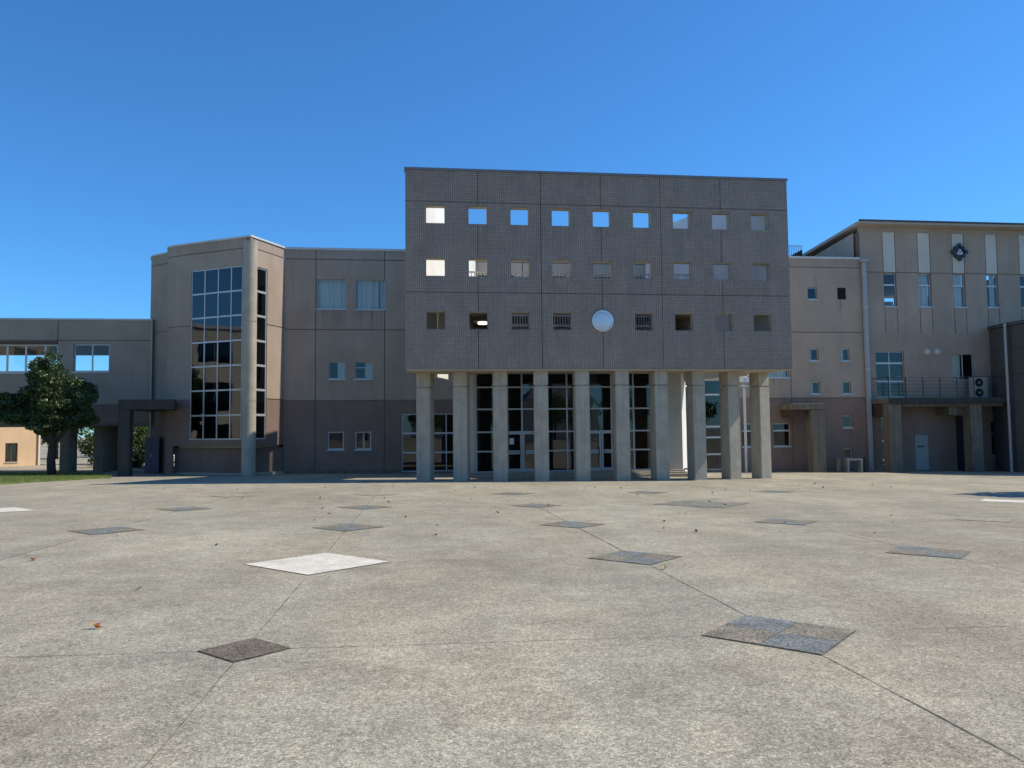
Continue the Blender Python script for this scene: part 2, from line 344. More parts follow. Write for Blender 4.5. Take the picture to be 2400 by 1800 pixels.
def window(parent, F, u0, u1, z0, z1, vb=(), hb=(), w=.11, fw=.045, thick=.05, mat='aluminium', gl='glass', sill=True, curtain=None, hbthick=None, name='window', sillmat='aluminium', tilt=1.0):
    b = B(); t0, t1 = w, w+thick
    b.obx(F, u0, u0+fw, t0, t1, z0, z1); b.obx(F, u1-fw, u1, t0, t1, z0, z1)
    b.obx(F, u0+fw, u1-fw, t0, t1, z0, z0+fw); b.obx(F, u0+fw, u1-fw, t0, t1, z1-fw, z1)
    for v in vb: b.obx(F, v-fw/2, v+fw/2, t0-.004, t1-.004, z0+fw, z1-fw)
    ht = (hbthick or fw)/2
    for h in hb: b.obx(F, u0+fw, u1-fw, t0-.008, t1-.008, h-ht, h+ht)
    fr = b.build(name, mat, parent)
    us_ = [u0+fw/2]+list(vb)+[u1-fw/2]; zs_ = [z0+fw/2]+list(hb)+[z1-fw/2]
    for i in range(len(us_)-1):
        for j in range(len(zs_)-1):
            b = B(); a, c2, d, e = us_[i], us_[i+1], zs_[j], zs_[j+1]; wm = (t0+t1)/2 + random.uniform(-.002, .002)
            k = random.uniform(-.0012, .0012)*tilt
            b.add([F.p(a,wm,d),F.p(c2,wm+k,d),F.p(c2,wm+k,e),F.p(a,wm,e)], [(0,1,2,3)]); b.build('pane', gl, fr)
    if sill:
        b = B(); b.obx(F, u0-.04, u1+.04, -.05, w-.002, z0-.06, z0-.004); b.build('sill', sillmat, fr)
    if curtain:
        for (cu0, cu1, cm) in curtain:
            b = B(); n = max(8, int((cu1-cu0)*26)); cw = t1+.12; ph = random.uniform(0, 6)
            for i in range(n):
                q0, q1 = cu0+(cu1-cu0)*i/n, cu0+(cu1-cu0)*(i+1)/n
                y0 = cw+.035*math.sin(q0*30+ph)+.02*math.sin(q0*11); y1 = cw+.035*math.sin(q1*30+ph)+.02*math.sin(q1*11)
                b.add([F.p(q0,y0,z0),F.p(q1,y1,z0),F.p(q1,y1,z1),F.p(q0,y0,z1)], [(0,1,2,3)])
            b.build('curtain', cm, fr, smooth=False)
    return fr

# ------------------------------------------------------------------ ground
def gz(x, y):
    x = min(max(x, -30), 42); y = min(max(y, -25), 43)
    return .57 - .01246*x - .01635*y
def ground():
    b = B(); X = [-600,-30,-10,10,30,42,600]; Y = [-600,-25,0,20,43,70,600]
    for i in range(len(X)):
        for j in range(len(Y)): b.v.append((X[i], Y[j], gz(X[i], Y[j])))
    n = len(Y)
    for i in range(len(X)-1):
        for j in range(len(Y)-1): b.f.append((i*n+j,(i+1)*n+j,(i+1)*n+j+1,i*n+j+1)); b.m.append(0)
    return tag(b.build('plaza_ground', 'plaza_concrete'), kind='structure')
plaza = ground()
NX = [-9.83,-5.57,-1.31,2.94,7.28,11.6,15.9]; NY = [6.11,10.37,14.72,19.35,24.1]
def joint(p, q, wd=.022):
    p, q = Vector(p), Vector(q); d = (q-p).normalized(); nrm = Vector((-d.y, d.x))*wd/2
    n = max(2, int((q-p).length/.35)); b = B(); prev = None
    for i in range(n+1):
        c0 = p+(q-p)*i/n; j = random.uniform(-.005, .005); k = random.uniform(.6, 1.2)
        a = c0+nrm*k+Vector((-d.y,d.x))*j; e = c0-nrm*k+Vector((-d.y,d.x))*j
        cur = [(a.x,a.y,gz(*a)+.004),(e.x,e.y,gz(*e)+.004)]
        if prev: b.add(prev+cur, [(0,1,3,2)])
        prev = cur
    return b.build('expansion_joint', 'joint', plaza)
NODE = {}   # (i,j): kind, half diagonal
for i in range(7):
    for j in range(5): NODE[(i,j)] = ('two', .665)
NODE[(2,0)] = ('dark', .34); NODE[(2,1)] = ('white', .93); NODE[(0,3)] = ('white', .93); NODE[(4,3)] = ('big', 1.3); NODE[(6,3)] = ('white', .8)
NODE[(5,2)] = ('faint', .66); NODE[(1,1)] = ('two', .66); NODE[(5,3)] = ('none', 0); NODE[(1,4)] = ('faint', .7); NODE[(2,4)] = ('faint', .66)
for i in range(7):
    for j in range(-1, 5):
        h0 = NODE[(i,j)][1] if j >= 0 else 0; y0 = NY[j]+h0 if j >= 0 else -4
        if j < 4: joint((NX[i], y0), (NX[i], NY[j+1]-NODE[(i,j+1)][1]), .009 if j < 1 else .013)
        else: joint((NX[i], y0), (NX[i], 30.6), .014)
for j in range(5):
    for i in range(-1, 7):
        x0 = NX[i]+NODE[(i,j)][1] if i >= 0 else -22
        x1 = NX[i+1]-NODE[(i+1,j)][1] if i < 6 else 30
        joint((x0, NY[j]), (x1, NY[j]), .006)
POSN = {0:'far left',1:'left',2:'middle left',3:'middle',4:'middle right',5:'right',6:'far right'}
ROWN = {0:'nearest the viewer',1:'second row from the viewer',2:'third row from the viewer',3:'fourth row from the viewer',4:'row nearest the pillars'}
VIS = {(2,0),(3,0),(2,1),(3,1),(4,1),(1,2),(2,2),(3,2),(4,2),(5,2),(0,3),(1,3),(2,3),(3,3),(4,3),(6,3),(1,4),(2,4),(3,4),(4,4),(5,4)}
KTXT = {'two':'blue grey and brown pebble', 'white':'large pale white', 'dark':'small dark brown pebble', 'big':'largest dark grey pebble', 'faint':'worn grey pebble'}
def dia(cx, cy, r, z=.006):
    return [(x, y, gz(x, y)+z) for x, y in ((cx-r,cy),(cx,cy-r),(cx+r,cy),(cx,cy+r))]
for (i, j), (kind, r) in NODE.items():
    if kind == 'none' or (i, j) not in VIS: continue
    cx, cy = NX[i], NY[j]
    lab = '%s diamond paving inlay, %s column, %s' % (KTXT[kind], POSN[i], ROWN[j])
    o = empty('diamond_inlay', (cx, cy, gz(cx, cy)), lab, 'paving inlay', 'diamond inlays in the plaza')
    b = B(); b.add(dia(cx, cy, r+.009, .0045), [(0,1,2,3)]); b.build('joint_seal', 'joint', o)
    if kind in ('two', 'big', 'faint'):
        hd = r/2 - .004
        for dx, dy, m in ((-r/2,0,'inlay_brown'),(r/2,0,'inlay_brown'),(0,r/2,'inlay_blue'),(0,-r/2,'inlay_blue')):
            if kind == 'big': m = 'inlay_grey'
            if kind == 'faint': m = 'inlay_faint'
            b = B(); b.add(dia(cx+dx, cy+dy, hd, .0085), [(0,1,2,3)]); b.build('inlay_slab', m, o)
    else:
        b = B(); b.add(dia(cx, cy, r, .0085), [(0,1,2,3)]); b.build('inlay_slab', 'inlay_white' if kind == 'white' else 'inlay_dark', o)

# ------------------------------------------------------------------ main building
VM = 41.5
FM = Frame(0, VM, 0)
main = empty('main_building', (9, VM, 0), 'long beige three-storey school block with dark pink lower storey behind the tiled portico', 'building')
holes = [(-5.38,-3.84,8.70,10.28),(-3.35,-1.79,8.69,10.27),(-4.74,-3.88,4.95,5.86),(-3.36,-2.45,4.95,5.86),(-4.78,-3.93,1.21,2.15),(-3.35,-2.51,1.20,2.14),
         (-.89,2.25,-.02,3.07),
         (22.28,22.88,9.5,10.19),(24.1,24.65,9.5,10.19),(22.26,22.83,5.94,6.63),(24.17,24.72,5.94,6.63),(22.29,22.86,4.03,4.73),(24.16,24.74,4.03,4.73),
         (24.16,24.74,2.09,2.78),(24.19,24.72,.3,.89),(15.95,16.95,-.2,4.86),(18.1,18.95,1.07,2.37),(19.95,20.98,1.07,2.37),(19.7,21.0,4.98,5.75),
         (3.2,5.4,8.5,10.72),(6.0,8.2,8.5,10.72),(8.9,11.1,8.5,10.72),(11.8,13.6,8.5,10.72)]
ub = [-7.04,-5.42,-1.8,2.6,5.7,8.55,11.45,14.3,17.6,21.1,25.6]; zb = [-.45,3.8,7.58,11.36,11.86]
# behind the portico the top storey is cream: bounced sunlight put into the colour
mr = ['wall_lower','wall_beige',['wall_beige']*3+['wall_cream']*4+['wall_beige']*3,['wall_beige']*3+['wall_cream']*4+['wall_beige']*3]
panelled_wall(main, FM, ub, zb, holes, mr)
b = B(); b.box(-7.02,25.6,50,50.3,-.5,11.8); b.box(-7.0,-6.75,41.8,50,-.5,11.8); b.box(25.3,25.58,41.8,50,-.5,11.8); b.build('rear_walls', 'wall_beige', main)
b = B(); b.box(-6.75,25.3,41.78,50,11.45,11.7); b.build('roof', 'roof_grey', main)
for z in (3.55, 7.35):
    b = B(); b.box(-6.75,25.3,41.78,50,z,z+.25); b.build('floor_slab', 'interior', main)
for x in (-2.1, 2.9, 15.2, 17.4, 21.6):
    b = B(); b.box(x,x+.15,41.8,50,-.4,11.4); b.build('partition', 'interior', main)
b = B(); b.box(-7.06,25.6,VM-.06,VM+.3,11.86,11.98); b.build('coping', 'coping', main)
b = B(); b.box(-7.0,-.95,VM-.12,VM,-.3,.12); b.box(2.3,15.9,VM-.12,VM,-.3,.02); b.box(17.0,25.4,VM-.12,VM,-.5,-.2); b.build('plinth', 'concrete_dirty', main)
window(main, FM, -5.38,-3.84,8.70,10.28, vb=(-4.61,), curtain=[(-5.33,-3.9,'curtain')]); window(main, FM, -3.35,-1.79,8.69,10.27, vb=(-2.57,), curtain=[(-3.3,-1.85,'curtain')])
window(main, FM, -4.74,-3.88,4.95,5.86, curtain=[(-4.3,-3.95,'curtain')]); window(main, FM, -3.36,-2.45,4.95,5.86, hb=(5.55,), fw=.035, curtain=[(-2.85,-2.5,'curtain')])
window(main, FM, -4.78,-3.93,1.21,2.15, fw=.06); window(main, FM, -3.35,-2.51,1.20,2.14, fw=.06, curtain=[(-2.98,-2.85,'blind')])
window(main, FM, -.89,2.25,-.02,3.07, vb=(-.1,.68,1.47), hb=(.99,2.02), fw=.055, hbthick=.09, sill=False, gl='glass_dark', name='glazed_screen')
for (a, c2, d, e) in holes[7:15]:
    if abs(d-9.5) < .01 and a > 24:
        b = B(); b.obx(FM, a+.02, c2-.02, .1, .16, d+.02, e-.02)
        lv = b.build('louvre_vent', 'black', main)
        for k in range(6):
            b = B(); zz = d+.06+k*.105; b.add([FM.p(a+.02,.04,zz),FM.p(c2-.02,.04,zz),FM.p(c2-.02,.1,zz+.06),FM.p(a+.02,.1,zz+.06)], [(0,1,2,3)]); b.build('louvre', 'dark_metal', lv)
    else: window(main, FM, a, c2, d, e, fw=.05, curtain=[(a+.05, a+.28, 'curtain')] if 3.9 < d < 7 else None)
window(main, FM, 15.95,16.95,-.2,4.86, hb=(.67,1.62,2.22,4.02), fw=.06, hbthick=.1, sill=False, gl='glass_dark', name='glazed_screen', curtain=[(16.72,16.95,'curtain_blue')])
window(main, FM, 18.1,18.95,1.07,2.37, hb=(1.95,), hbthick=.09); window(main, FM, 19.95,20.98,1.07,2.37, hb=(1.95,), hbthick=.09); window(main, FM, 19.7,21.0,4.98,5.75, vb=(20.35,), curtain=[(19.75,20.95,'curtain')])
for (a, c2, d, e) in holes[19:]:
    wd = window(main, FM, a, c2, d, e, vb=((a+c2)/2,), hb=(10.1,), fw=.07, sill=False, mat='white_metal')
b = B(); b.obx(Frame(23.4,45.2,0), 0, 1.05, 0, 2.2, 11.7, 12.2)
b.add([(23.5,46,12.2),(24.43,46,12.2),(24.43,46,13.5),(23.5,46,12.95),(23.5,47,12.2),(24.43,47,12.2),(24.43,47,13.5),(23.5,47,12.95)], [(0,1,2,3),(7,6,5,4),(0,4,5,1),(1,5,6,2),(2,6,7,3),(3,7,4,0)])
rs = b.build('roof_stair', 'wall_dark', main)
b = B(); 
for k in range(8): b.tube([(23.55+k*.12,45.95,12.9),(23.55+k*.12,45.95,13.72)], .014, 6)
b.tube([(23.5,45.95,13.72),(24.45,45.95,13.72)], .02, 6); b.build('handrail', 'dark_metal', rs)

# ------------------------------------------------------------------ tiled portico
VF = 31.8
FF = Frame(0, VF, 0)
por = empty('tiled_portico', (7.86, VF, 0), 'dark grey tiled block with three rows of square openings standing on concrete pillars', 'portico')
hp = []
for k in range(9):
    for r, (d, e) in enumerate(((10.80,11.57),(8.57,9.34),(6.33,7.10))):
        if r == 2 and k == 4: continue
        u = .31+k*1.779; hp.append((u, u+.82, d, e))
panelled_wall(por, FF, [-.53,2.49,5.18,7.80,10.44,13.16,16.25], [4.7,7.9,11.73,13.06], hp, ['tiles']*3, gap=.022, prj=.04, thick=.32, core='concrete_dark', name='tile_panel')
for (a, c2, d, e) in hp:      # pale painted lining of each opening
    b = B(); slab(b, FF, (a-.02, c2+.02), (d-.02, e+.02), [(a+.025,c2-.025,d+.025,e-.025)], .045, .335); b.build('opening_lining', 'concrete', por)
b = B(); b.box(-.57,16.29,VF-.05,VF+.42,13.06,13.16); b.build('coping', 'roof_grey', por)
A18 = R(18.4)
def radial(x0, y0, side, L, z0, z1, th=.3):
    dx, dy = math.sin(A18)*side, math.cos(A18); nx, ny = dy*side, -dx*side   # inner normal
    p = [(x0,y0),(x0+dx*L,y0+dy*L),(x0+dx*L-nx*th,y0+dy*L-ny*th),(x0-nx*th,y0-ny*th)]
    b = B(); b.prism(p, z0, z1); return b
LB = 9.15/math.cos(A18)
radial(.05,32.13,1,LB,4.76,13.05).build('side_wall', 'wall_white', por); radial(15.67,32.13,-1,LB,4.76,13.05).build('side_wall', 'wall_white', por)
t18 = math.tan(A18); radial(.05+1.87*t18,34.0,1,LB-1.97,4.55,4.758).build('wall_foot', 'wall_white', por); radial(15.67-1.87*t18,34.0,-1,LB-1.97,4.55,4.758).build('wall_foot', 'wall_white', por)
def trap(y0, y1, z0, z1, m, nm, inset=.012):
    t = math.tan(A18); a0, a1 = (y0-32.13)*t, (y1-32.13)*t
    b = B(); b.prism([(.05+a0+inset,y0),(15.67-a0-inset,y0),(15.67-a1-inset,y1),(.05+a1+inset,y1)], z0, z1); return b.build(nm, m, por)
trap(32.13,33.95,4.72,5.02,'soffit','corridor_floor'); trap(32.14,34.6,7.74,7.94,'ceiling_brown','terrace_slab'); trap(36.6,41.44,7.72,8.04,'ceiling_brown','gallery_slab')
b = B(); b.box(-.5,16.2,32.13,32.16,4.68,4.72); b.build('edge_trim', 'soffit', por)
b = B(); b.prism([(-.5,31.86),(16.2,31.86),(15.9,33.9),(-.2,33.9)], 4.63, 4.69); b.build('soffit', 'soffit', por)
def railing(parent, x0, x1, y, z0, z1, step, m, mid=None, nm='railing'):
    b = B(); x = x0
    while x <= x1+.001: b.box(x-.02,x+.02,y-.02,y+.02,z0,z1); x += step
    b.box(x0,x1,y-.035,y+.035,z1,z1+.06); b.box(x0,x1,y-.03,y+.03,z0-.02,z0+.04)
    for q in (mid or ()): b.box(x0,x1,y-.032,y+.032,q-.05,q+.05)
    return b.build(nm, m, parent)
railing(por, 1.9, 13.6, 36.62, 8.5, 9.74, .16, 'white_metal', (9.5,))
b = B(); b.box(1.8,13.8,36.55,36.7,8.04,8.5); b.build('parapet', 'wall_cream', por)
railing(por, 4.2, 11.7, 36.3, 6.68, 7.6, .13, 'white_metal', (7.15,))
b = B(); b.prism([(.94,34.62),(2.5,34.62),(2.9,36.4),(1.50,36.4)], 7.74, 7.94); b.build('shade_slab', 'ceiling_brown', por)  # added slab that keeps sun off the left side wall below it
for (x, y) in ((3.28,39.2),(12.0,38.9)):
    b = B(); b.tube([(x,y,7.71),(x,y,7.60)], .25, 20); b.build('ceiling_lamp', 'lamp_glow' if x < 5 else 'white_metal', por)
PX = [.18,1.74,3.42,5.15,6.90,8.65,10.42,12.20,13.95,15.62]
for k in range(10):
    th = R(-19+38/9*k); y = 31.97+23.6*(1-math.cos(th)); F = Frame(PX[k], y, th); b = B()
    hw, dp = .305, .66; g = gz(PX[k], y)
    ch = .025
    def sec(z0, z1, ins, cap0=True, cap1=True):
        a, d0, d1 = hw-ins, ins, dp-ins
        pl = [(-a+ch,d0),(a-ch,d0),(a,d0+ch),(a,d1-ch),(a-ch,d1),(-a+ch,d1),(-a,d1-ch),(-a,d0+ch)]
        b.prism([F.p(u_,w_,0)[:2] for u_, w_ in pl], z0, z1)
    sec(g-.2, 3.98, 0); sec(3.98, 4.035, .05); sec(4.035, 4.629, 0)
    b.build('pillar', 'concrete', por)
disc = B()
def lathe(b, cx, cz, y, prof, n=40, mi=0):
    k0 = len(b.v)
    for (r, dy) in prof:
        for q in range(n): b.v.append((cx+r*math.cos(2*math.pi*q/n), y-dy, cz+r*math.sin(2*math.pi*q/n)))
    for i in range(len(prof)-1):
        for q in range(n): b.f.append((k0+i*n+q,k0+i*n+(q+1)%n,k0+(i+1)*n+(q+1)%n,k0+(i+1)*n+q)); b.m.append(mi)
    b.f.append(tuple(k0+(len(prof)-1)*n+q for q in range(n))); b.m.append(mi)
dd = empty('wall_disc', (7.78, VF-.02, 6.735), 'round blank silver-grey disc in place of the middle opening of the lowest row', 'clock')
b = B(); lathe(b, 7.78, 6.735, VF-.001, [(.475,0),(.475,.07),(.455,.10),(.42,.105),(.395,.085)]); b.build('rim', 'disc_rim', dd, smooth=False)
b = B(); lathe(b, 7.78, 6.735, VF-.001, [(.395,.075),(.39,.088),(.30,.10),(.15,.108)]); b.build('dial', 'disc', dd, smooth=True)

# ------------------------------------------------------------------ entrance hall (behind the pillars)
VG = 36.8
FG = Frame(0, VG, 0)
ent = empty('entrance_hall', (7.5, VG, 0), 'glazed entrance hall with double doors set back behind the pillars', 'entrance')
b = B(); slab(b, FG, (2.25,12.95), (-.2,6.6), [(2.71,11.6,.14,6.3)], 0, .3); b.build('front_wall', 'wall_pale', ent)
for (a, c2, d, e) in ((2.27,2.66,3.78,6.55),(2.27,2.66,.1,3.74),(11.66,12.93,3.78,6.55),(11.66,12.93,.1,3.74)):
    b = B(); b.obx(FG, a, c2, -.03, -.003, d, e); b.build('wall_panel', 'wall_pale', ent)
b = B(); b.prism([(12.95,36.8),(14.75,40.7),(14.75,41.4),(14.5,41.4),(12.75,37.1)], -.3, 6.6); b.build('side_wall', 'wall_white', ent)
b = B(); b.prism([(2.25,37.1),(2.5,37.1),(2.5,41.4),(2.25,41.4)], -.2, 6.6); b.build('side_wall', 'wall_pale', ent)
b = B(); b.prism([(2.3,36.2),(12.9,36.2),(14.6,41.4),(2.3,41.4)], 6.602, 6.66); b.build('roof', 'roof_grey', ent)
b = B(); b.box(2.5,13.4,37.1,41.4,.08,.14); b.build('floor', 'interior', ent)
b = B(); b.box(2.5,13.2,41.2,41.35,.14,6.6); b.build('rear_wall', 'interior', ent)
mull = [2.745+k*1.1095 for k in range(9)]; rows = [.14,1.12,2.05,3.15,4.21,5.3,6.3]
b = B()
for k, u in enumerate(mull): b.obx(FG, u-.035, u+.035, .08, .16, .14, 6.3)
for z in rows: b.obx(FG, 2.71, 11.66, .085, .155, z-.035, z+.035)
cw = b.build('curtain_wall', 'aluminium', ent)
for k in range(8):
    for j in range(6):
        b = B(); a, c2, d, e = mull[k]+.02, mull[k+1]-.02, rows[j]+.02, rows[j+1]-.02; kx = random.uniform(-.004,.004); kz = random.uniform(-.003,.003)
        b.add([FG.p(a,.12,d),FG.p(c2,.12+kx,d),FG.p(c2,.12+kx+kz,e),FG.p(a,.12+kz,e)], [(0,1,2,3)]); b.build('pane', 'glass_dark', cw)
for c0 in (mull[2], mull[5]+.56):
    dr = None
    for s in (-1, 1):
        b = B(); x0, x1 = (c0-1.05, c0-.012) if s < 0 else (c0+.012, c0+1.05)
        slab(b, FG, (x0,x1), (.16,2.02), [(x0+.09,x1-.09,.28,.98),(x0+.09,x1-.09,1.06,1.93)], .03, .075); dr = b.build('door', 'aluminium', ent)
        b = B(); hx = c0+s*.12; b.tube([FG.p(hx,-.05,.85),FG.p(hx,-.05,1.3)], .016, 8); b.box(hx-.012,hx+.012,VG-.05,VG+.03,.87,.89); b.box(hx-.012,hx+.012,VG-.05,VG+.03,1.26,1.28); b.build('handle', 'dark_metal', dr)
b = B(); b.obx(FG, 4.35, 4.56, .1, .112, 1.45, 1.75); b.build('notice', 'white_panel', ent)
for k, (yy, zz) in enumerate(((35.7,-.02),(36.1,.05),(36.5,.12))):
    b = B(); b.box(2.0,12.9,yy,VG+.1,zz-.35,zz); b.build('step', 'concrete', ent)
for x in (4.0, 9.0):
    b = B(); b.tube([(x,39.2,.14),(x,39.2,6.6)], .3, 18); b.build('inner_column', 'wall_pale', ent, smooth=False)

# ------------------------------------------------------------------ stair bay with tall glazing
Cn, Ln, Jn = Vector((-8.28,39.08)), Vector((-12.58,41.47)), Vector((-7.045,41.5))
FL = Frame(Ln.x, Ln.y, math.atan2(Cn.y-Ln.y, Cn.x-Ln.x)); FR = Frame(Cn.x, Cn.y, math.atan2(Jn.y-Cn.y, Jn.x-Cn.x))
LL, LR = (Cn-Ln).length, (Jn-Cn).length
bay = empty('stair_bay', (-9.5, 40.5, 0), 'beige stair bay with prow-shaped corner, tall gridded glazing and round corner column', 'building')
hl = [(LL-3.84, LL-.50, 1.81, 10.52)]; hr = [(.5, 1.32, 1.81, 10.5)]
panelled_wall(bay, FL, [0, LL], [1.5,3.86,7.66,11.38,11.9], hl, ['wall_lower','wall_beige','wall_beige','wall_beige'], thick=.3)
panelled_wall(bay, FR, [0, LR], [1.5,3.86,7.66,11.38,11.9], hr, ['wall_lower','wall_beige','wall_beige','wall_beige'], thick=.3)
zr = [3.03,4.29,5.52,6.76,8.02,9.26]
window(bay, FL, *hl[0], vb=(LL-2.95,LL-2.08,LL-1.24), hb=zr, fw=.06, w=.04, sill=False, gl='glass_bay', mat='aluminium', name='stair_glazing', hbthick=.08)
window(bay, FR, *hr[0], hb=zr, fw=.07, w=.04, sill=False, gl='glass_dark', name='stair_glazing', hbthick=.11)
b = B(); b.tube([(-8.3,39.12,-.2),(-8.3,39.12,3.68)], .335, 28); b.tube([(-8.3,39.12,3.68),(-8.3,39.12,3.71)], .315, 28); b.tube([(-8.3,39.12,3.71),(-8.3,39.12,7.62)], .335, 28); b.tube([(-8.3,39.12,7.62),(-8.3,39.12,7.65)], .315, 28); b.tube([(-8.3,39.12,7.65),(-8.3,39.12,11.66)], .335, 28)
co = b.build('corner_column', 'concrete', bay, smooth=False)
# curved return wall to the left
def spline(P, n=6):
    out = []
    for i in range(len(P)-1):
        p0, p1, p2, p3 = (Vector(P[max(0,i-1)]), Vector(P[i]), Vector(P[i+1]), Vector(P[min(len(P)-1,i+2)]))
        for k in range(n):
            t = k/n; out.append(.5*((2*p1)+(p2-p0)*t+(2*p0-5*p1+4*p2-p3)*t*t+(3*p1-p0-3*p2+p3)*t**3))
    out.append(Vector(P[-1])); return out
cv = spline([(-12.58,41.47),(-13.05,41.85),(-13.25,42.5),(-13.5,43.1),(-14.0,43.55),(-14.6,44.1),(-14.9,45.0),(-14.9,46.5)])
line = [Vector((-7.045,41.48)), Vector((-8.28,39.08))]+[Vector((p.x,p.y)) for p in cv]
def offs(ln, d):
    out = []
    for i in range(len(ln)):
        a = (ln[i]-ln[i-1]).normalized() if i else (ln[1]-ln[0]).normalized(); e = (ln[i+1]-ln[i]).normalized() if i < len(ln)-1 else a
        n0, n1 = Vector((-a.y,a.x)), Vector((-e.y,e.x)); m = (n0+n1).normalized(); out.append(ln[i]+m*d/max(.35,m.dot(n0)))
    return out
cvi = offs([Vector((p.x,p.y)) for p in cv], -.04)
for (z0, z1, m) in ((-.2,3.84,'wall_lower'),(3.88,7.64,'wall_beige'),(7.68,11.36,'wall_beige'),(11.40,11.9,'wall_beige')):
    b = B()
    for i in range(len(cv)-1):
        p, q = cv[i], cv[i+1]; b.add([(p.x,p.y,z0),(q.x,q.y,z0),(q.x,q.y,z1),(p.x,p.y,z1)], [(3,2,1,0)])
    b.build('curved_wall', m, bay, smooth=True)
b = B()
for i in range(len(cv)-1):
    p, q = cvi[i], cvi[i+1]; b.add([(p.x,p.y,-.2),(q.x,q.y,-.2),(q.x,q.y,11.88),(p.x,p.y,11.88)], [(3,2,1,0)])
b.build('wall_core', 'wall_lower', bay)
pl = [(-8.28,39.08),(-7.045,41.48)]+[(-7.1,46.5)]+[(p.x,p.y) for p in reversed(cv)]
def inset_poly(pl, d):
    c0 = Vector((sum(p[0] for p in pl)/len(pl), sum(p[1] for p in pl)/len(pl)))
    return [tuple(Vector(p)+(Vector(p)-c0).normalized()*d) for p in pl]
b = B(); b.prism([(-8.35,39.9),(-7.45,41.8),(-7.45,46),(-14.2,46),(-13.0,44.0),(-12.2,42.2)], 11.4, 11.6); b.build('roof', 'roof_grey', bay)
po, pi = offs(line,.05), offs(line,-.25)
b = B()
for i in range(len(line)-1):
    b.add([(*po[i],11.9),(*po[i+1],11.9),(*po[i+1],11.99),(*po[i],11.99),(*pi[i],11.9),(*pi[i+1],11.9),(*pi[i+1],11.99),(*pi[i],11.99)], [(0,1,2,3),(3,2,6,7),(4,7,6,5),(0,4,5,1)])
b.build('coping', 'coping', bay)
b = B(); b.prism([(-8.28,39.4),(-7.3,41.6),(-12.35,41.75)], 1.39, 1.5); b.build('underside', 'concrete', bay)
lo = [(-8.75,40.0),(-7.03,41.62),(-7.3,44),(-13.0,44),(-12.6,41.9)]
b = B(); b.prism(lo, -.3, 1.38); b.build('base_wall', 'wall_lower', bay)
b = B(); b.prism(inset_poly(lo,.12), -.3, .13); b.build('plinth', 'concrete', bay)
for z in (1.55, 5.3, 9.0):
    b = B(); b.prism(inset_poly(pl,-.9), z, z+.2); b.build('landing', 'interior', bay)
b = B(); b.box(-13.2,-7.3,44.2,44.4,0,11.4); b.build('inner_wall', 'interior', bay)
for (zA, zB) in ((1.75,5.5),(5.5,9.2)):
    b = B(); b.obx(FL, LL-1.14, LL-1.02, .9, 1.02, zA, zB-.6); b.build('inner_post', 'wall_white', bay)

# ------------------------------------------------------------------ bridge wing on the left
VB = 43.6
FB = Frame(0, VB, 0)
br = empty('bridge_wing', (-21, VB, 0), 'low two-storey link wing raised on round columns behind the left tree', 'building')
hb_ = [(-18.39,-16.56,5.51,7.01),(-30,-19.2,5.47,7.0)]
panelled_wall(br, FB, [-30,-19.2,-14.4], [2.74,3.72,7.2,8.3], hb_, ['wall_lower','wall_beige','wall_beige'], thick=.25)
b = B(); slab(b, Frame(0,46.8,0), (-30,-14.4), (2.74,8.2), [(-30,-14.9,5.55,6.72)], 0, .22); b.build('rear_wall', 'wall_beige', br)
b = B(); b.box(-30,-14.4,VB+.26,46.79,7.25,7.5); b.build('roof', 'roof_grey', br)
b = B(); b.box(-30,-14.4,VB+.26,46.79,3.4,3.7); b.box(-30,-14.4,VB+.02,47.0,2.60,2.735); b.build('floor_slab', 'concrete_dirty', br)
b = B(); b.box(-30,-14.4,VB-.05,VB+.3,8.3,8.39); b.build('coping', 'coping', br)
window(br, FB, *hb_[0], vb=(-17.46,), hb=(), gl='glass_clear', fw=.07, w=.1); window(br, FB, -30,-19.2,5.47,7.0, vb=[-28,-27,-25.2,-24.2,-22.72,-21.78,-20.85,-19.88], gl='glass_clear', fw=.09, w=.16)
b = B(); b.box(-30,-19.22,VB-.03,VB+.15,7.0,7.16); b.build('lintel', 'wood_brown', br)
for x in (-17.22, -18.95, -25.6):
    b = B(); b.tube([(x,44.6,-.1),(x,44.6,2.6)], .42, 24); b.build('column', 'concrete_dirty', br)
for x in (-17.22, -25.6):
    b = B(); b.tube([(x,46.3,-.1),(x,46.3,2.6)], .42, 20); b.build('column', 'concrete_dirty', br)
o = empty('wall_lamp', (-17.39,VB-.12,4.74), 'small dark round lamp on the link wing wall beside the tree', 'lamp')
b = B(); b.tube([(-17.39,VB,4.78),(-17.39,VB-.2,4.74)], .03, 8); b.build('arm', 'dark_metal', o)
b = B(); b.tube([(-17.39,VB-.15,4.62),(-17.39,VB-.22,4.7),(-17.39,VB-.26,4.82),(-17.39,VB-.24,4.86)], [.06,.14,.15,.08], 14); b.build('lamp_head', 'black', o)
pch = empty('entrance_porch', (-13,39,0), 'black-stained concrete porch canopy beside the stair bay', 'porch')
b = B(); b.prism([(-14.35,38.95),(-11.75,38.95),(-12.35,41.2),(-13.2,42.4),(-14.35,43.4)], 3.33, 3.80); b.build('canopy', 'concrete_dark', pch)
b = B(); b.box(-14.36,-13.82,39.0,39.5,-.1,3.33); b.build('post', 'concrete_dark', pch, bevel=.02)
b = B(); b.tube([(-14.3,43.3,-.1),(-14.3,43.3,8.2)], .05, 8); o = b.build('rain_pipe', 'pipe'); tag(o, 'thin grey rain pipe between the link wing and the curved wall', 'pipe')
o = empty('storage_cabinet', (-13.85,42.6,0), 'dark purple-grey metal cabinet under the stained porch', 'cabinet')
b = B(); b.box(-14.22,-13.5,42.3,42.9,.1,1.95); b.build('body', 'cabinet', o, bevel=.015)
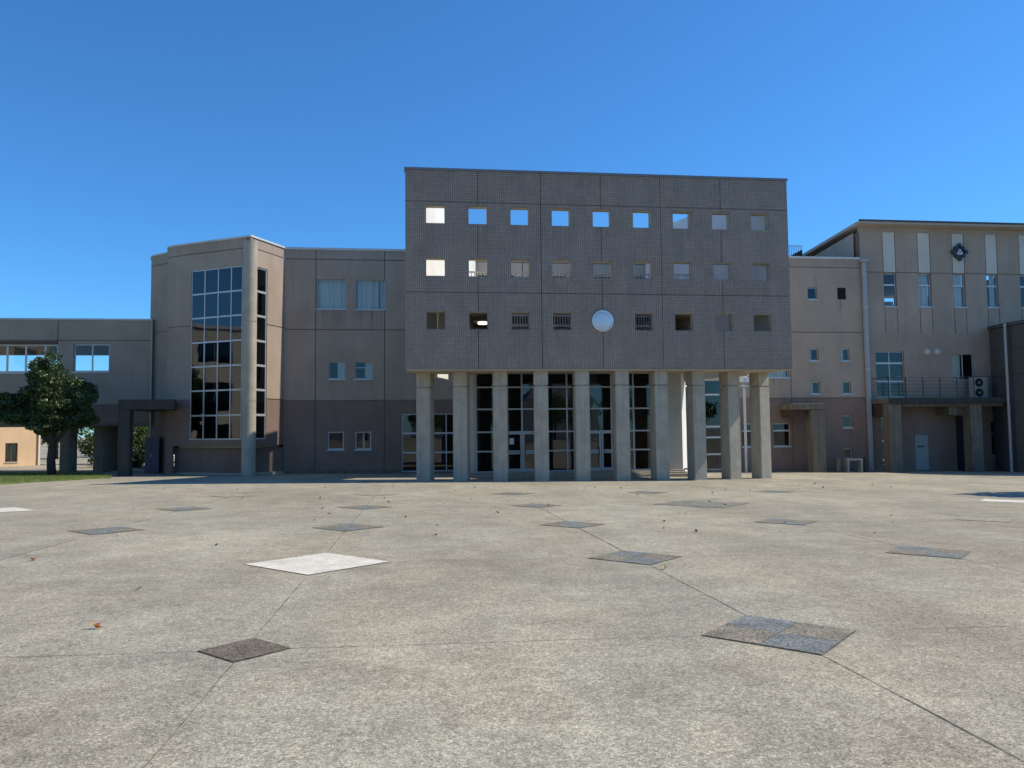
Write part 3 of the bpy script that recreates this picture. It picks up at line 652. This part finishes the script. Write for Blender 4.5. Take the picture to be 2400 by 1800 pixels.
b = B(); b.box(-14.2,-13.87,42.27,42.3,.2,1.78); b.build('door', 'cabinet', o); b = B(); b.box(-13.85,-13.52,42.27,42.3,.2,1.78); b.build('door', 'cabinet', o)
b = B(); b.box(-13.9,-13.88,42.24,42.27,.95,1.1); b.build('handle', 'aluminium', o)

# ------------------------------------------------------------------ hall on the right
hall = empty('hall', (31,VM,0), 'tall beige hall with pale vertical strips and narrow windows on the right', 'building')
FH = Frame(0, VM-.004, 0)
ST = [(27.02,27.79),(29.22,29.99),(31.41,32.17),(33.57,34.3),(35.76,36.5)]
hh = [(a, c2, 9.13, 11.08) for a, c2 in ST]+[(26.31,28.09,3.81,6.48),(31.12,32.51,4.82,6.35),(26.5,26.83,-.1,2.66),(33.39,33.75,.36,2.39),(31.15,32.0,-.5,2.70)]
ub2 = [25.62]+[x for s in ST for x in s]+[38.5]
mrow = ['wall_pale' if (i % 2) else 'wall_beige' for i in range(len(ub2)-1)]
panelled_wall(hall, FH, ub2, [7.55,11.13,13.5], hh, ['wall_beige', mrow], thick=.3)
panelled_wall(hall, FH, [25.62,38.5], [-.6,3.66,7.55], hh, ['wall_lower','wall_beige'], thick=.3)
for k, (a, c2) in enumerate(ST):
    cur = [(a+.05,c2-.05,'curtain')] if k in (1,2) else ([(a+.35,c2-.05,'curtain')] if k == 3 else None)
    window(hall, FH, a, c2, 9.13, 11.08, hb=(10.40,), hbthick=.1, curtain=cur)
window(hall, FH, 26.31,28.09,3.81,6.48, vb=(27.2,), hb=(4.74,5.8), hbthick=.1, sill=False, curtain=[(26.36,26.5,'curtain')]); window(hall, FH, 31.12,32.51,4.82,6.35, vb=(31.83,), curtain=[(31.17,31.8,'curtain')])
window(hall, FH, 26.5,26.83,-.1,2.66, hb=(1.3,), hbthick=.12, fw=.05, sill=False, gl='glass_dark'); window(hall, FH, 33.39,33.75,.36,2.39, hb=(1.64,), hbthick=.1, gl='glass_clear')
b = B()
b.add([(25.62,41.81,0),(25.62,58,0),(25.62,58,12.35),(25.62,41.81,13.5)], [(0,1,2,3)]); b.add([(25.4,41.81,11.3),(25.4,58,11.3),(25.4,58,12.35),(25.4,41.81,13.5)], [(0,1,2,3)]); b.box(38.4,38.6,41.81,58,-.5,12); b.box(25.5,38.5,58,58.2,-.5,12.3); b.build('side_wall', 'wall_beige', hall)
b = B(); b.add([(25.25,40.9,13.85),(39.2,40.9,13.85),(39.2,58.5,12.65),(25.25,58.5,12.65),(25.25,40.9,14.02),(39.2,40.9,14.02),(39.2,58.5,12.85),(25.25,58.5,12.85)], [(0,3,2,1),(4,5,6,7),(0,1,5,4),(1,2,6,5),(2,3,7,6),(3,0,4,7)])
rf = b.build('roof', 'eaves', hall)
b = B(); b.box(25.22,39.22,40.85,40.898,13.97,14.07); b.build('fascia', 'wall_dark', rf)
b = B(); b.box(25.64,38.5,VM+.02,VM+.28,13.5,13.80); b.build('wall_head', 'wall_beige', hall)
b = B(); b.box(25.7,38.4,42,57,3.4,3.6); b.box(25.7,38.4,42,57,7.4,7.6); b.build('floor_slab', 'interior', hall)
b = B(); b.obx(FH, 31.16, 31.99, .35, .4, -.5, 2.69); b.build('door', 'black', hall)
o = B(); o.obx(FH, 28.53, 29.35, -.035, 0, -.42, 1.62); dr = o.build('door', 'door_blue', hall, bevel=.01)
b = B(); b.obx(FH, 28.66, 29.07, -.045, -.037, .90, 1.01); b.build('name_plate', 'plaque', dr)
b = B(); b.obx(FH, 29.2, 29.26, -.09, -.037, .5, .62); b.build('handle', 'aluminium', dr)
for x in (29.53, 30.14):
    b = B(); lathe(b, x, 6.45, VM-.006, [(.20,0),(.20,.05),(.17,.12),(.08,.16)], 20); b.build('vent_cap', 'wall_pale', hall, smooth=False)
o = empty('downpipe', (25.66,VM-.2,0), 'wide pale grey downpipe between the low block and the hall', 'pipe')
b = B(); b.box(25.58,25.80,VM-.26,VM-.055,-.4,11.66); b.build('pipe', 'pipe', o, bevel=.02)
b = B(); b.box(25.48,25.88,VM-.34,VM-.05,11.662,11.86); b.build('hopper', 'pipe', o, bevel=.02)
for z in (1.8, 5.4, 9.0):
    b = B(); b.box(25.56,25.82,VM-.275,VM-.05,z,z+.05); b.build('bracket', 'aluminium', o)
# emblem
em = empty('school_emblem', (31.83,VM-.08,12.38), 'dark metal quatrefoil crest on the third pale strip of the hall', 'emblem')
b = B(); cx, cz = 31.83, 12.39
def outl(n=64):
    pts = []
    for k in range(n):
        a = 2*math.pi*k/n; r = .51/(abs(math.cos(a))**1.25+abs(math.sin(a))**1.25)**.8*(1+.07*math.cos(8*a))
        pts.append((cx+r*math.cos(a), cz+r*math.sin(a)))
    return pts
ou = outl(); n = len(ou); rin = [(cx+(x-cx)*.62, cz+(z-cz)*.62) for x, z in ou]
for i in range(n):
    j = (i+1) % n; y0, y1 = VM-.13, VM-.03
    b.add([(ou[i][0],y0,ou[i][1]),(ou[j][0],y0,ou[j][1]),(rin[j][0],y0-.03,rin[j][1]),(rin[i][0],y0-.03,rin[i][1])], [(0,1,2,3)])
    b.add([(ou[i][0],y0,ou[i][1]),(ou[j][0],y0,ou[j][1]),(ou[j][0],y1,ou[j][1]),(ou[i][0],y1,ou[i][1])], [(0,1,2,3)])
    b.add([(rin[i][0],y0-.03,rin[i][1]),(rin[j][0],y0-.03,rin[j][1]),(rin[j][0],y1,rin[j][1]),(rin[i][0],y1,rin[i][1])], [(0,1,2,3)])
b.build('outer_frame', 'dark_metal', em)
b = B(); lathe(b, cx, cz, VM-.02, [(.30,0),(.30,.05)], 24); b.build('back_plate', 'dark_metal', em)
b = B()
for (dx, dz, r) in ((0,.11,.085),(-.1,-.05,.09),(.1,-.05,.09)): lathe(b, cx+dx, cz+dz, VM-.07, [(r,0),(r,.05+r*.2),(r*.6,.08+r*.2)], 18)
b.box(cx-.17,cx+.17,VM-.135,VM-.07,cz-.16,cz-.10); b.build('centre_leaf', 'aluminium', em)
b = B()
for a in range(4):
    t = a*math.pi/2
    lathe(b, cx+.43*math.cos(t), cz+.43*math.sin(t), VM-.131, [(.10,0),(.10,.03),(.05,.05)], 16)
    lathe(b, cx+.30*math.cos(t+.785), cz+.30*math.sin(t+.785), VM-.135, [(.07,0),(.07,.03),(.03,.045)], 14)
b.build('stud', 'dark_metal', em)
# balcony
bal = empty('balcony', (29.5,40.5,0), 'stained concrete balcony on two square columns with a thin wire railing', 'balcony')
b = B(); b.box(25.86,33.25,39.7,VM-.06,3.42,3.66); b.build('slab', 'concrete_dirty', bal, bevel=.015)
b = B(); b.box(25.83,33.3,39.62,39.699,3.36,3.70); b.build('edge_beam', 'concrete_dark', bal)
b = B(); b.box(26.0,33.0,39.95,40.35,3.22,3.419); b.box(29.9,31.3,40.36,VM-.06,2.75,3.419); b.build('beam', 'concrete_dirty', bal)
b = B(); b.box(25.95,26.9,40.42,VM-.06,2.7,3.418); b.build('rusty_soffit', 'rust', bal)
for x in (25.9, 30.77):
    b = B(); b.box(x,x+.7,39.75,40.4,-.7,3.41); b.build('column', 'concrete_dirty', bal, bevel=.03)
for x in [25.92+k*1.03 for k in range(8)]:
    b = B(); b.box(x-.018,x+.018,39.75,39.79,3.66,4.86); b.build('rail_post', 'dark_metal', bal)
b = B()
for z in (3.85,4.05,4.25,4.45,4.65): b.tube([(25.9,39.77,z),(33.2,39.77,z)], .006, 5); b.tube([(25.9,39.77,z),(25.9,41.4,z)], .006, 5)
b.tube([(25.9,39.77,4.87),(33.2,39.77,4.87)], .02, 8); b.tube([(25.9,39.77,4.87),(25.9,41.4,4.87)], .02, 8); b.build('rail', 'dark_metal', bal)
o = empty('air_conditioner', (32.2,40.9,3.66), 'two-fan air conditioner unit standing on the balcony under the open window', 'air conditioner')
b = B(); b.box(31.75,32.65,40.7,41.05,3.68,4.95); b.build('body', 'ac_white', o, bevel=.02)
for z in (4.02, 4.6):
    b = B(); lathe(b, 32.12, z, 40.695, [(.25,0),(.25,.015),(.22,.02)], 24); b.build('fan_grille', 'black', o); b = B(); lathe(b, 32.12, z, 40.67, [(.06,0),(.06,.02)], 12); b.build('fan_hub', 'ac_white', o)
# curved block far right
cyl = empty('curved_block', (38.3,39.6,0), 'dark slate-grey curved two-storey block at the right edge', 'building')
courses = [-.7,3.5,5.0,6.4,7.75]
for k in range(len(courses)-1):
    b = B(); n = 56; cxx, cyy, rr = 38.3, 39.6, 5.1
    z0, z1 = courses[k]+.015, courses[k+1]-.015
    for i in range(n):
        a0, a1 = math.pi*.42+i*math.pi*1.1/n, math.pi*.42+(i+1)*math.pi*1.1/n
        am = (a0+a1)/2
        p0, p1 = (cxx+rr*math.cos(a0), cyy+rr*math.sin(a0)), (cxx+rr*math.cos(a1), cyy+rr*math.sin(a1))
        b.add([(*p0,z0),(*p1,z0),(*p1,z1),(*p0,z1)], [(3,2,1,0)])
    b.build('curved_wall_course', 'wall_dark', cyl, smooth=True)
b = B(); b.prism([(38.3+5.06*math.cos(a*math.pi/36), 39.6+5.06*math.sin(a*math.pi/36)) for a in range(72)], -.7, 7.72); b.build('wall_core', 'concrete_dark', cyl)
b = B(); b.prism([(38.3+5.2*math.cos(a*math.pi/48), 39.6+5.2*math.sin(a*math.pi/48)) for a in range(96)], 7.76, 7.94); b.build('coping', 'wall_dark', cyl)
b = B(); b.tube([(32.86,39.42,-.6),(32.86,39.42,7.85)], .07, 10); o = b.build('rain_pipe', 'pipe'); tag(o, 'round pale rain pipe standing against the dark curved block', 'pipe')
wa = math.pi*1.13; Fw = Frame(38.3+5.1*math.cos(wa), 39.6+5.1*math.sin(wa), wa+math.pi/2)
b = B(); slab(b, Fw, (-.5,.5), (5.0,6.3), [(-.42,.42,5.08,6.22)], -.1, .1); wnd = b.build('window', 'aluminium', cyl)
b = B(); b.obx(Fw, -.42, .42, -.03, -.01, 5.08, 6.22); b.build('pane', 'glass_dark', wnd)
# dirty portal, bollards, lamp pole
o = empty('concrete_portal', (21.6,40,0), 'rust-stained concrete pillar with a short cantilevered slab on the dark lower wall', 'porch')
b = B(); b.box(21.46,22.22,40.0,40.6,-.7,3.10); b.build('pillar', 'concrete_dirty', o, bevel=.03)
b = B(); b.box(20.36,22.25,39.95,VM-.06,3.102,3.44); b.build('slab', 'concrete_dirty', o, bevel=.03)
b = B(); b.box(20.4,21.45,40.3,VM-.06,2.72,3.1); b.build('beam', 'rust', o)
b = B(); b.box(22.96,23.2,40.2,40.44,-.6,.43); o = b.build('bollard', 'concrete_dirty', bevel=.02); tag(o, 'short square concrete post in front of the lower wall', 'bollard')
o = empty('concrete_bench', (24.05,40.4,-.3), 'low grey concrete bench frame under the lowest small window', 'bench')
b = B(); b.box(23.59,24.52,40.2,40.6,.26,.36); b.build('seat', 'concrete', o, bevel=.01)
for x in (23.6, 24.40):
    b = B(); b.box(x,x+.11,40.22,40.58,-.6,.259); b.build('leg', 'concrete', o)
b = B(); b.box(24.6,24.75,40.22,40.5,-.6,.40); o = b.build('bollard', 'concrete_dark', bevel=.02); tag(o, 'short dark post beside the right end of the concrete bench', 'bollard')
o = empty('lamp_pole', (17.84,40.5,-.3), 'slim blue-grey lamp pole with a flat round head behind the right pillars', 'lamp')
b = B(); b.tube([(17.84,40.5,-.6),(17.84,40.5,4.42)], .075, 12); b.build('pole', 'pole_metal', o)
b = B(); b.tube([(17.84,40.5,4.40),(17.84,40.5,4.46)], .22, 16); b.tube([(17.84,40.5,4.46),(17.84,40.5,4.62)], .05, 10); b.build('collar', 'pole_metal', o)
b = B(); b.tube([(17.84,40.5,4.60),(17.84,40.5,4.64),(17.84,40.5,4.90),(17.84,40.5,4.98)], [.20,.28,.28,.10], 18); b.build('lamp_head', 'pole_metal', o)

# ------------------------------------------------------------------ vegetation
def rnd_dir():
    while True:
        v = Vector((random.uniform(-1,1),random.uniform(-1,1),random.uniform(-1,1)))
        if .05 < v.length < 1: return v.normalized()
def leaves(b, lobes, count, size, shell=.55):
    tot = sum(l[3]**2 for l in lobes)
    for (x, y, z, r, sq) in [(l+(.85,))[:5] if len(l) == 4 else l for l in lobes]:
        nl = int(count*r*r/tot)
        clumps = [(rnd_dir(), random.uniform(.72,.95), random.uniform(.2,.36)) for _ in range(max(12, int(34*r)))]
        for _ in range(nl):
            d, rad, cs = random.choice(clumps)
            p = d*rad*r + rnd_dir()*cs*r*random.random()**.5
            if random.random() < .25: p = rnd_dir()*r*random.uniform(.3,.85)
            c = Vector((x+p.x, y+p.y, z+p.z*sq)); out = (p.normalized()*.6+rnd_dir()*.9+Vector((0,0,-.25))).normalized()
            s = size*random.uniform(.65,1.3); side = out.cross(rnd_dir()).normalized()*s*.26; up = side.cross(out).normalized()*s*.06
            a = c-out*s*.5; e = c+out*s*.5
            b.add([a, c+side+up, e, c-side+up], [(0,1,2),(0,2,3)])
def tree(name, label, base, lobes, trunk, count, size, mat, group=None, limbs=(), r0=.13):
    o = empty(name, base, label, 'tree', group)
    b = B(); b.tube(trunk, [r0*(1-.45*i/(len(trunk)-1)) for i in range(len(trunk))], 10)
    for l in limbs: b.tube(l, [r0*.5*(1-.6*i/(len(l)-1)) for i in range(len(l))], 7)
    b.build('trunk', 'bark', o, smooth=True)
    b = B(); leaves(b, lobes, count, size); b.build('crown', mat, o)
    return o
tx, ty = -17.55, 39.6
tree('broadleaf_tree', 'clipped dark evergreen tree with cloud-like lobes on the grass at left', (tx,ty,.1),
     [(tx-.25,ty-.1,5.15,.95,.95),(tx-.35,ty+.1,4.35,1.0,.8),(tx+.05,ty-.35,4.0,.85,1.0),(tx-1.7,ty+.1,3.55,1.05,.62),(tx-2.6,ty,3.4,.8,.6),(tx+1.05,ty+.25,4.05,.85,1.05),(tx+1.15,ty+.35,3.1,.75,.85),(tx-.3,ty+.2,3.15,1.1,.5),(tx-1.4,ty-.1,2.95,.9,.35),(tx+.4,ty+.2,2.85,.9,.5),(tx-.2,ty-.2,2.55,.85,.42)],
     [(tx,ty,0),(tx-.06,ty,.9),(tx-.02,ty,1.7),(tx-.2,ty,2.6),(tx-.3,ty,3.6)], 60000, .135, 'leaves_dark',
     limbs=[[(tx-.05,ty,1.7),(tx-.7,ty,2.4),(tx-1.6,ty,3.1)],[(tx,ty,1.75),(tx+.5,ty+.1,2.3),(tx+1,ty+.3,3.1)],[(tx,ty,1.6),(tx-.3,ty,2.3),(tx-.9,ty+.1,2.7)]], r0=.21)
# tree just outside the right edge: its shade falls into the picture
rx, ry = 22.4, 21.6
tree('broadleaf_tree', 'tree beyond the right edge whose dappled shade falls on the plaza', (rx,ry,0), [(rx,ry,4.0,1.7,.8),(rx-.9,ry-.2,3.4,1.2,.7),(rx+1.0,ry+.2,3.6,1.3,.8)], [(rx,ry,-.3),(rx,ry,2),(rx,ry,3.6)], 3600, .26, 'leaves_mid', r0=.2)
# planting behind the link wing
BG = [((-18.4,53,0),1.7,'rounded green shrub behind the link wing, left of the first column gap'),((-15.9,52,0),1.6,'sunlit green shrub seen between the link wing columns'),((-14.2,50.5,0),1.9,'bright leafy shrub behind the stained porch'),((-21.5,55,0),2.2,'tall shrub behind the peach house corner'),((-12.6,54,0),2.2,'dark shrub furthest right behind the link wing')]
for (p, h, lab) in BG:
    x, y, _ = p; tree('garden_shrub', lab, (x,y,0), [(x,y,1.1,1.1,1.0),(x+.5,y+.2,1.9*h/1.8,.9,1.0),(x-.5,y-.1,1.6,.9,.9),(x,y,2.6*h/1.8,.9,1.0)], [(x,y,-.1),(x,y,1),(x+.1,y,2)], 2400, .22, 'leaves_light' if 'sunlit' in lab or 'bright' in lab else 'leaves_mid', group='shrubs behind the link wing', r0=.08)  # sunlit and bright shrubs get paler leaves, sunlight put into the colour
for k, (x, y, h) in enumerate(((-24,70,6.5),(-17,72,5.5),(-29,66,6))):
    tree('garden_tree', ['green tree in the gap between tree trunk and first column','green tree furthest back behind the link wing columns','tree behind the peach house at far left'][k], (x,y,0), [(x,y,h*.6,2.2,1.0),(x+1.2,y,h*.5,1.6,1),(x-1.2,y,h*.5,1.7,1)], [(x,y,-.1),(x,y,h*.4),(x,y,h*.6)], 2600, .34, 'leaves_mid', group='trees behind the link wing', r0=.2)
# hedge, white panel, small house and fence behind the wing
o = empty('hedge', (-18.2,50,0), 'dark clipped hedge between the first two columns of the link wing', 'hedge')
b = B(); leaves(b, [(-19.2+k*.5,50.0,.75,.75,1.0) for k in range(5)], 3200, .16); b.build('foliage', 'leaves_dark', o)
b = B(); b.box(-19.6,-17.0,49.9,50.1,0,.5); b.build('stem', 'bark', o)
o = empty('white_van', (-19.0,58,0), 'small white vehicle seen between link wing columns', 'vehicle')
b = B(); b.prism([(-19.6,57),(-17.9,57),(-17.9,60),(-19.6,60)], .35, 1.2); b.prism([(-19.5,57.7),(-18.0,57.7),(-18.0,59.9),(-19.5,59.9)], 1.2, 1.85); b.build('body', 'white_panel', o, bevel=.08)
b = B(); b.box(-19.4,-18.1,57.64,57.7,1.25,1.75); b.build('windscreen', 'glass_dark', o)
for x in (-19.5, -18.0):
    b = B(); b.tube([(x-.1,57.6,.32),(x+.1,57.6,.32)], .32, 16); b.build('wheel', 'black', o)
for k, x in enumerate((-19.35, -18.15)):
    b = B(); b.box(x-.13,x+.13,56.95,57.0,.75,.9); b.build('headlight', 'aluminium', o)
o = empty('garden_fence', (-15.5,48.4,0), 'dark metal railing fence behind the stained porch', 'fence')
for k in range(18):
    b = B(); b.box(-16.6+k*.13,-16.57+k*.13,48.4,48.43,0,1.35); b.build('bar', 'dark_metal', o)
for z in (.1, 1.3):
    b = B(); b.box(-16.65,-14.3,48.435,48.465,z,z+.05); b.build('rail', 'dark_metal', o)
ph = empty('peach_house', (-27,54,0), 'sunlit peach-coloured house under the link wing at the left edge', 'house')
Fp = Frame(-25.9, 52.4, R(52))           # turned towards the sun
hpz = [(-.14,.6,.45,1.65)]
b = B(); slab(b, Fp, (-3.5,2.0), (-.3,5.2), hpz, 0, .25); b.build('wall', 'wall_peach', ph)
window(ph, Fp, *hpz[0], vb=(.23,), w=.1, curtain=[(-.1,.56,'curtain')], mat='wood_brown')
b = B(); b.obx(Fp, -3.5, 2.0, .26, 6, 5.0, 5.2); b.build('roof', 'roof_grey', ph)
b = B(); b.obx(Fp, 1.75, 2.0, .26, 6, -.3, 5.0); b.build('end_wall', 'wall_peach', ph)
b = B(); b.tube([Fp.p(1.85,-.08,0),Fp.p(1.85,-.08,5)], .05, 8); b.build('rain_pipe', 'white_metal', ph)
sh = empty('cream_house', (-26.5,74,0), 'small cream house far behind the link wing', 'house')
b = B(); b.box(-27.5,-24.6,73,78,0,3.2); b.build('wall', 'wall_house', sh)
b = B(); b.add([(-27.8,72.6,3.2),(-24.3,72.6,3.2),(-24.3,78.4,3.2),(-27.8,78.4,3.2),(-26.05,72.6,4.5),(-26.05,78.4,4.5)], [(0,1,4),(1,2,5,4),(2,3,5),(3,0,4,5),(0,3,2,1)]); b.build('roof', 'roof_grey', sh)
b = B(); b.box(-26.6,-25.6,72.93,73.0,1.2,2.2); wq = b.build('window', 'aluminium', sh); b = B(); b.box(-26.52,-25.68,72.90,72.93,1.28,2.12); b.build('pane', 'glass_dark', wq)
# lawn
def lawn():
    edge = [(-13.95,37.3),(-14.6,35.6),(-15.4,33.6),(-15.9,31.6),(-18,30.6),(-32,29),(-32,43.0),(-17.2,43.0),(-15.6,40.6),(-14.6,39.0)]
    n = len(edge); cx0, cy0 = -21, 37
    b = B(); b.add([(x,y,gz(x,y)+.005) for x,y in edge]+[(x+(cx0-x)*.04,y+(cy0-y)*.04,gz(x,y)+.09) for x,y in edge], [tuple(range(n,2*n))]+[(i,(i+1)%n,n+(i+1)%n,n+i) for i in range(n)])
    soil = tag(b.build('lawn', 'grass'), kind='structure')
    def inside(x, y):
        c_ = False; j = n-1
        for i in range(n):
            if (edge[i][1] > y) != (edge[j][1] > y) and x < (edge[j][0]-edge[i][0])*(y-edge[i][1])/(edge[j][1]-edge[i][1])+edge[i][0]: c_ = not c_
            j = i
        return c_
    b = B(); k = 0
    while k < 15000:
        x, y = random.uniform(-24.5,-13.9), random.uniform(29.5,43)
        if not inside(x, y): continue
        k += 1; a = random.uniform(0, 6.28); h = random.uniform(.03,.10); z = gz(x,y)+.06; dx, dy = math.cos(a)*.012, math.sin(a)*.012; lx, ly = random.uniform(-.04,.04), random.uniform(-.04,.04)
        b.add([(x-dx,y-dy,z),(x+dx,y+dy,z),(x+lx,y+ly,z+h)], [(0,1,2)])
    g = b.build('grass', 'grass'); tag(g, 'short green lawn grass around the clipped tree', 'grass', kind='stuff')
lawn()
# fallen leaves
def leaf(b, x, y, s, a, curl):
    z = gz(x, y)+.006; c0, s0 = math.cos(a), math.sin(a); P = []
    for (lx, ly, h) in ((-.5,0,.01),(-.2,.24,.06*curl),(.2,.22,.09*curl),(.55,0,.16*curl),(.2,-.22,.07*curl),(-.2,-.24,.1*curl),(0,0,.0)):
        P.append((x+s*(lx*c0-ly*s0), y+s*(lx*s0+ly*c0), z+s*max(h,.0)*2.2+.002))
    b.add(P, [(0,1,6),(1,2,6),(2,3,6),(3,4,6),(4,5,6),(5,0,6)])
BIG = [(-2.70,6.95,.085,'leaf_orange','curled orange leaf on the concrete left of the small brown diamond',2.2),(-2.97,8.75,.07,'leaf_orange','small orange-brown leaf left of the white diamond, towards the viewer',1.4),
       (3.02,9.35,.11,'leaf_tan','tan leaf just below the second-row middle diamond',1.5),(-5.1,11.05,.13,'leaf_orange','pale orange leaf left of the white diamond, rightmost of three',1.0),(-5.85,11.35,.13,'leaf_orange','pale orange leaf, middle one of three at the left',1.0),(-6.75,11.6,.14,'leaf_brown','dark brown leaf, leftmost of three at the left',1.4)]
for (x, y, s, m, lab, cu_) in BIG:
    b = B(); leaf(b, x, y, s, random.uniform(0,6), cu_); o = b.build('fallen_leaf', m); tag(o, lab, 'leaf', 'larger fallen leaves on the plaza')
for m, cnt in (('leaf_brown',50),('leaf_orange',9),('leaf_tan',30)):
    b = B()
    for _ in range(cnt):
        y = random.triangular(9,31,27); x = random.uniform(-.45,.72)*y; leaf(b, x, y, random.uniform(.04,.11), random.uniform(0,6), random.uniform(.4,2))
    o = b.build('leaf_litter', m); tag(o, 'tiny scattered %s leaves across the plaza' % {'leaf_brown':'dark','leaf_orange':'orange','leaf_tan':'pale'}[m], 'leaves', kind='stuff')

# ------------------------------------------------------------------ the side of the square behind the viewer (seen in the panes)
wg = empty('far_wing', (-44,20,0), 'beige school wing left of the square, seen only mirrored in the stair glazing', 'building')
b = B(); Fx = Frame(-36.2, 6.6, R(102))
wh = [(2.0+k*5.2, 5.0+k*5.2, z, z+1.9) for k in range(5) for z in (1.1,4.8,8.5)]
slab(b, Fx, (0,28), (-.5,11.6), wh, 0, .3); b.build('wall', 'wall_cream', wg)
b = B(); b.obx(Fx, 0, 28, .5, .6, -.5, 11.5); b.build('inner_wall', 'interior', wg)
for h in wh: window(wg, Fx, *h, vb=((h[0]+h[1])/2,), sill=False)
b = B(); b.obx(Fx, -.2, 28.2, -.2, 9, 11.6, 11.9); b.build('roof', 'coping', wg)
for k, (x, y, s) in enumerate(((-14,-20,1.0),(-7,-23,1.2),(1,-21,.9),(9,-24,1.1),(17,-21,1.0),(26,-22,1.2))):
    tree('street_tree', 'green tree behind the viewer mirrored in the entrance panes', (x,y,.9), [(x,y,4*s+.9,2.0*s,1.0),(x+1.2*s,y,3.2*s+.9,1.5*s,1),(x-1.3*s,y,3.3*s+.9,1.5*s,1)], [(x,y,.8),(x,y,2*s+.8),(x,y,3.4*s+.8)], 1500, .4, 'leaves_light', group='trees behind the viewer', r0=.2)
for k, (x, y) in enumerate(((-12,-38),(4,-40),(20,-37))):
    o = empty('street_house', (x,y,.9), 'grey-roofed house behind the viewer mirrored in the panes', 'house', 'houses behind the viewer')
    b = B(); b.box(x-5,x+5,y-4,y+4,.8,6.3); b.build('wall', 'wall_house', o)
    b = B(); b.add([(x-5.6,y-4.6,6.3),(x+5.6,y-4.6,6.3),(x+5.6,y+4.6,6.3),(x-5.6,y+4.6,6.3),(x-3,y,9),(x+3,y,9)], [(0,1,5,4),(1,2,5),(2,3,4,5),(3,0,4),(0,3,2,1)]); b.build('roof', 'roof_grey', o)
    for q in (-3, 0, 3):
        b = B(); b.box(x+q-.8,x+q+.8,y+4.002,y+4.06,4.0,5.3); b.build('window', 'glass_dark', o)
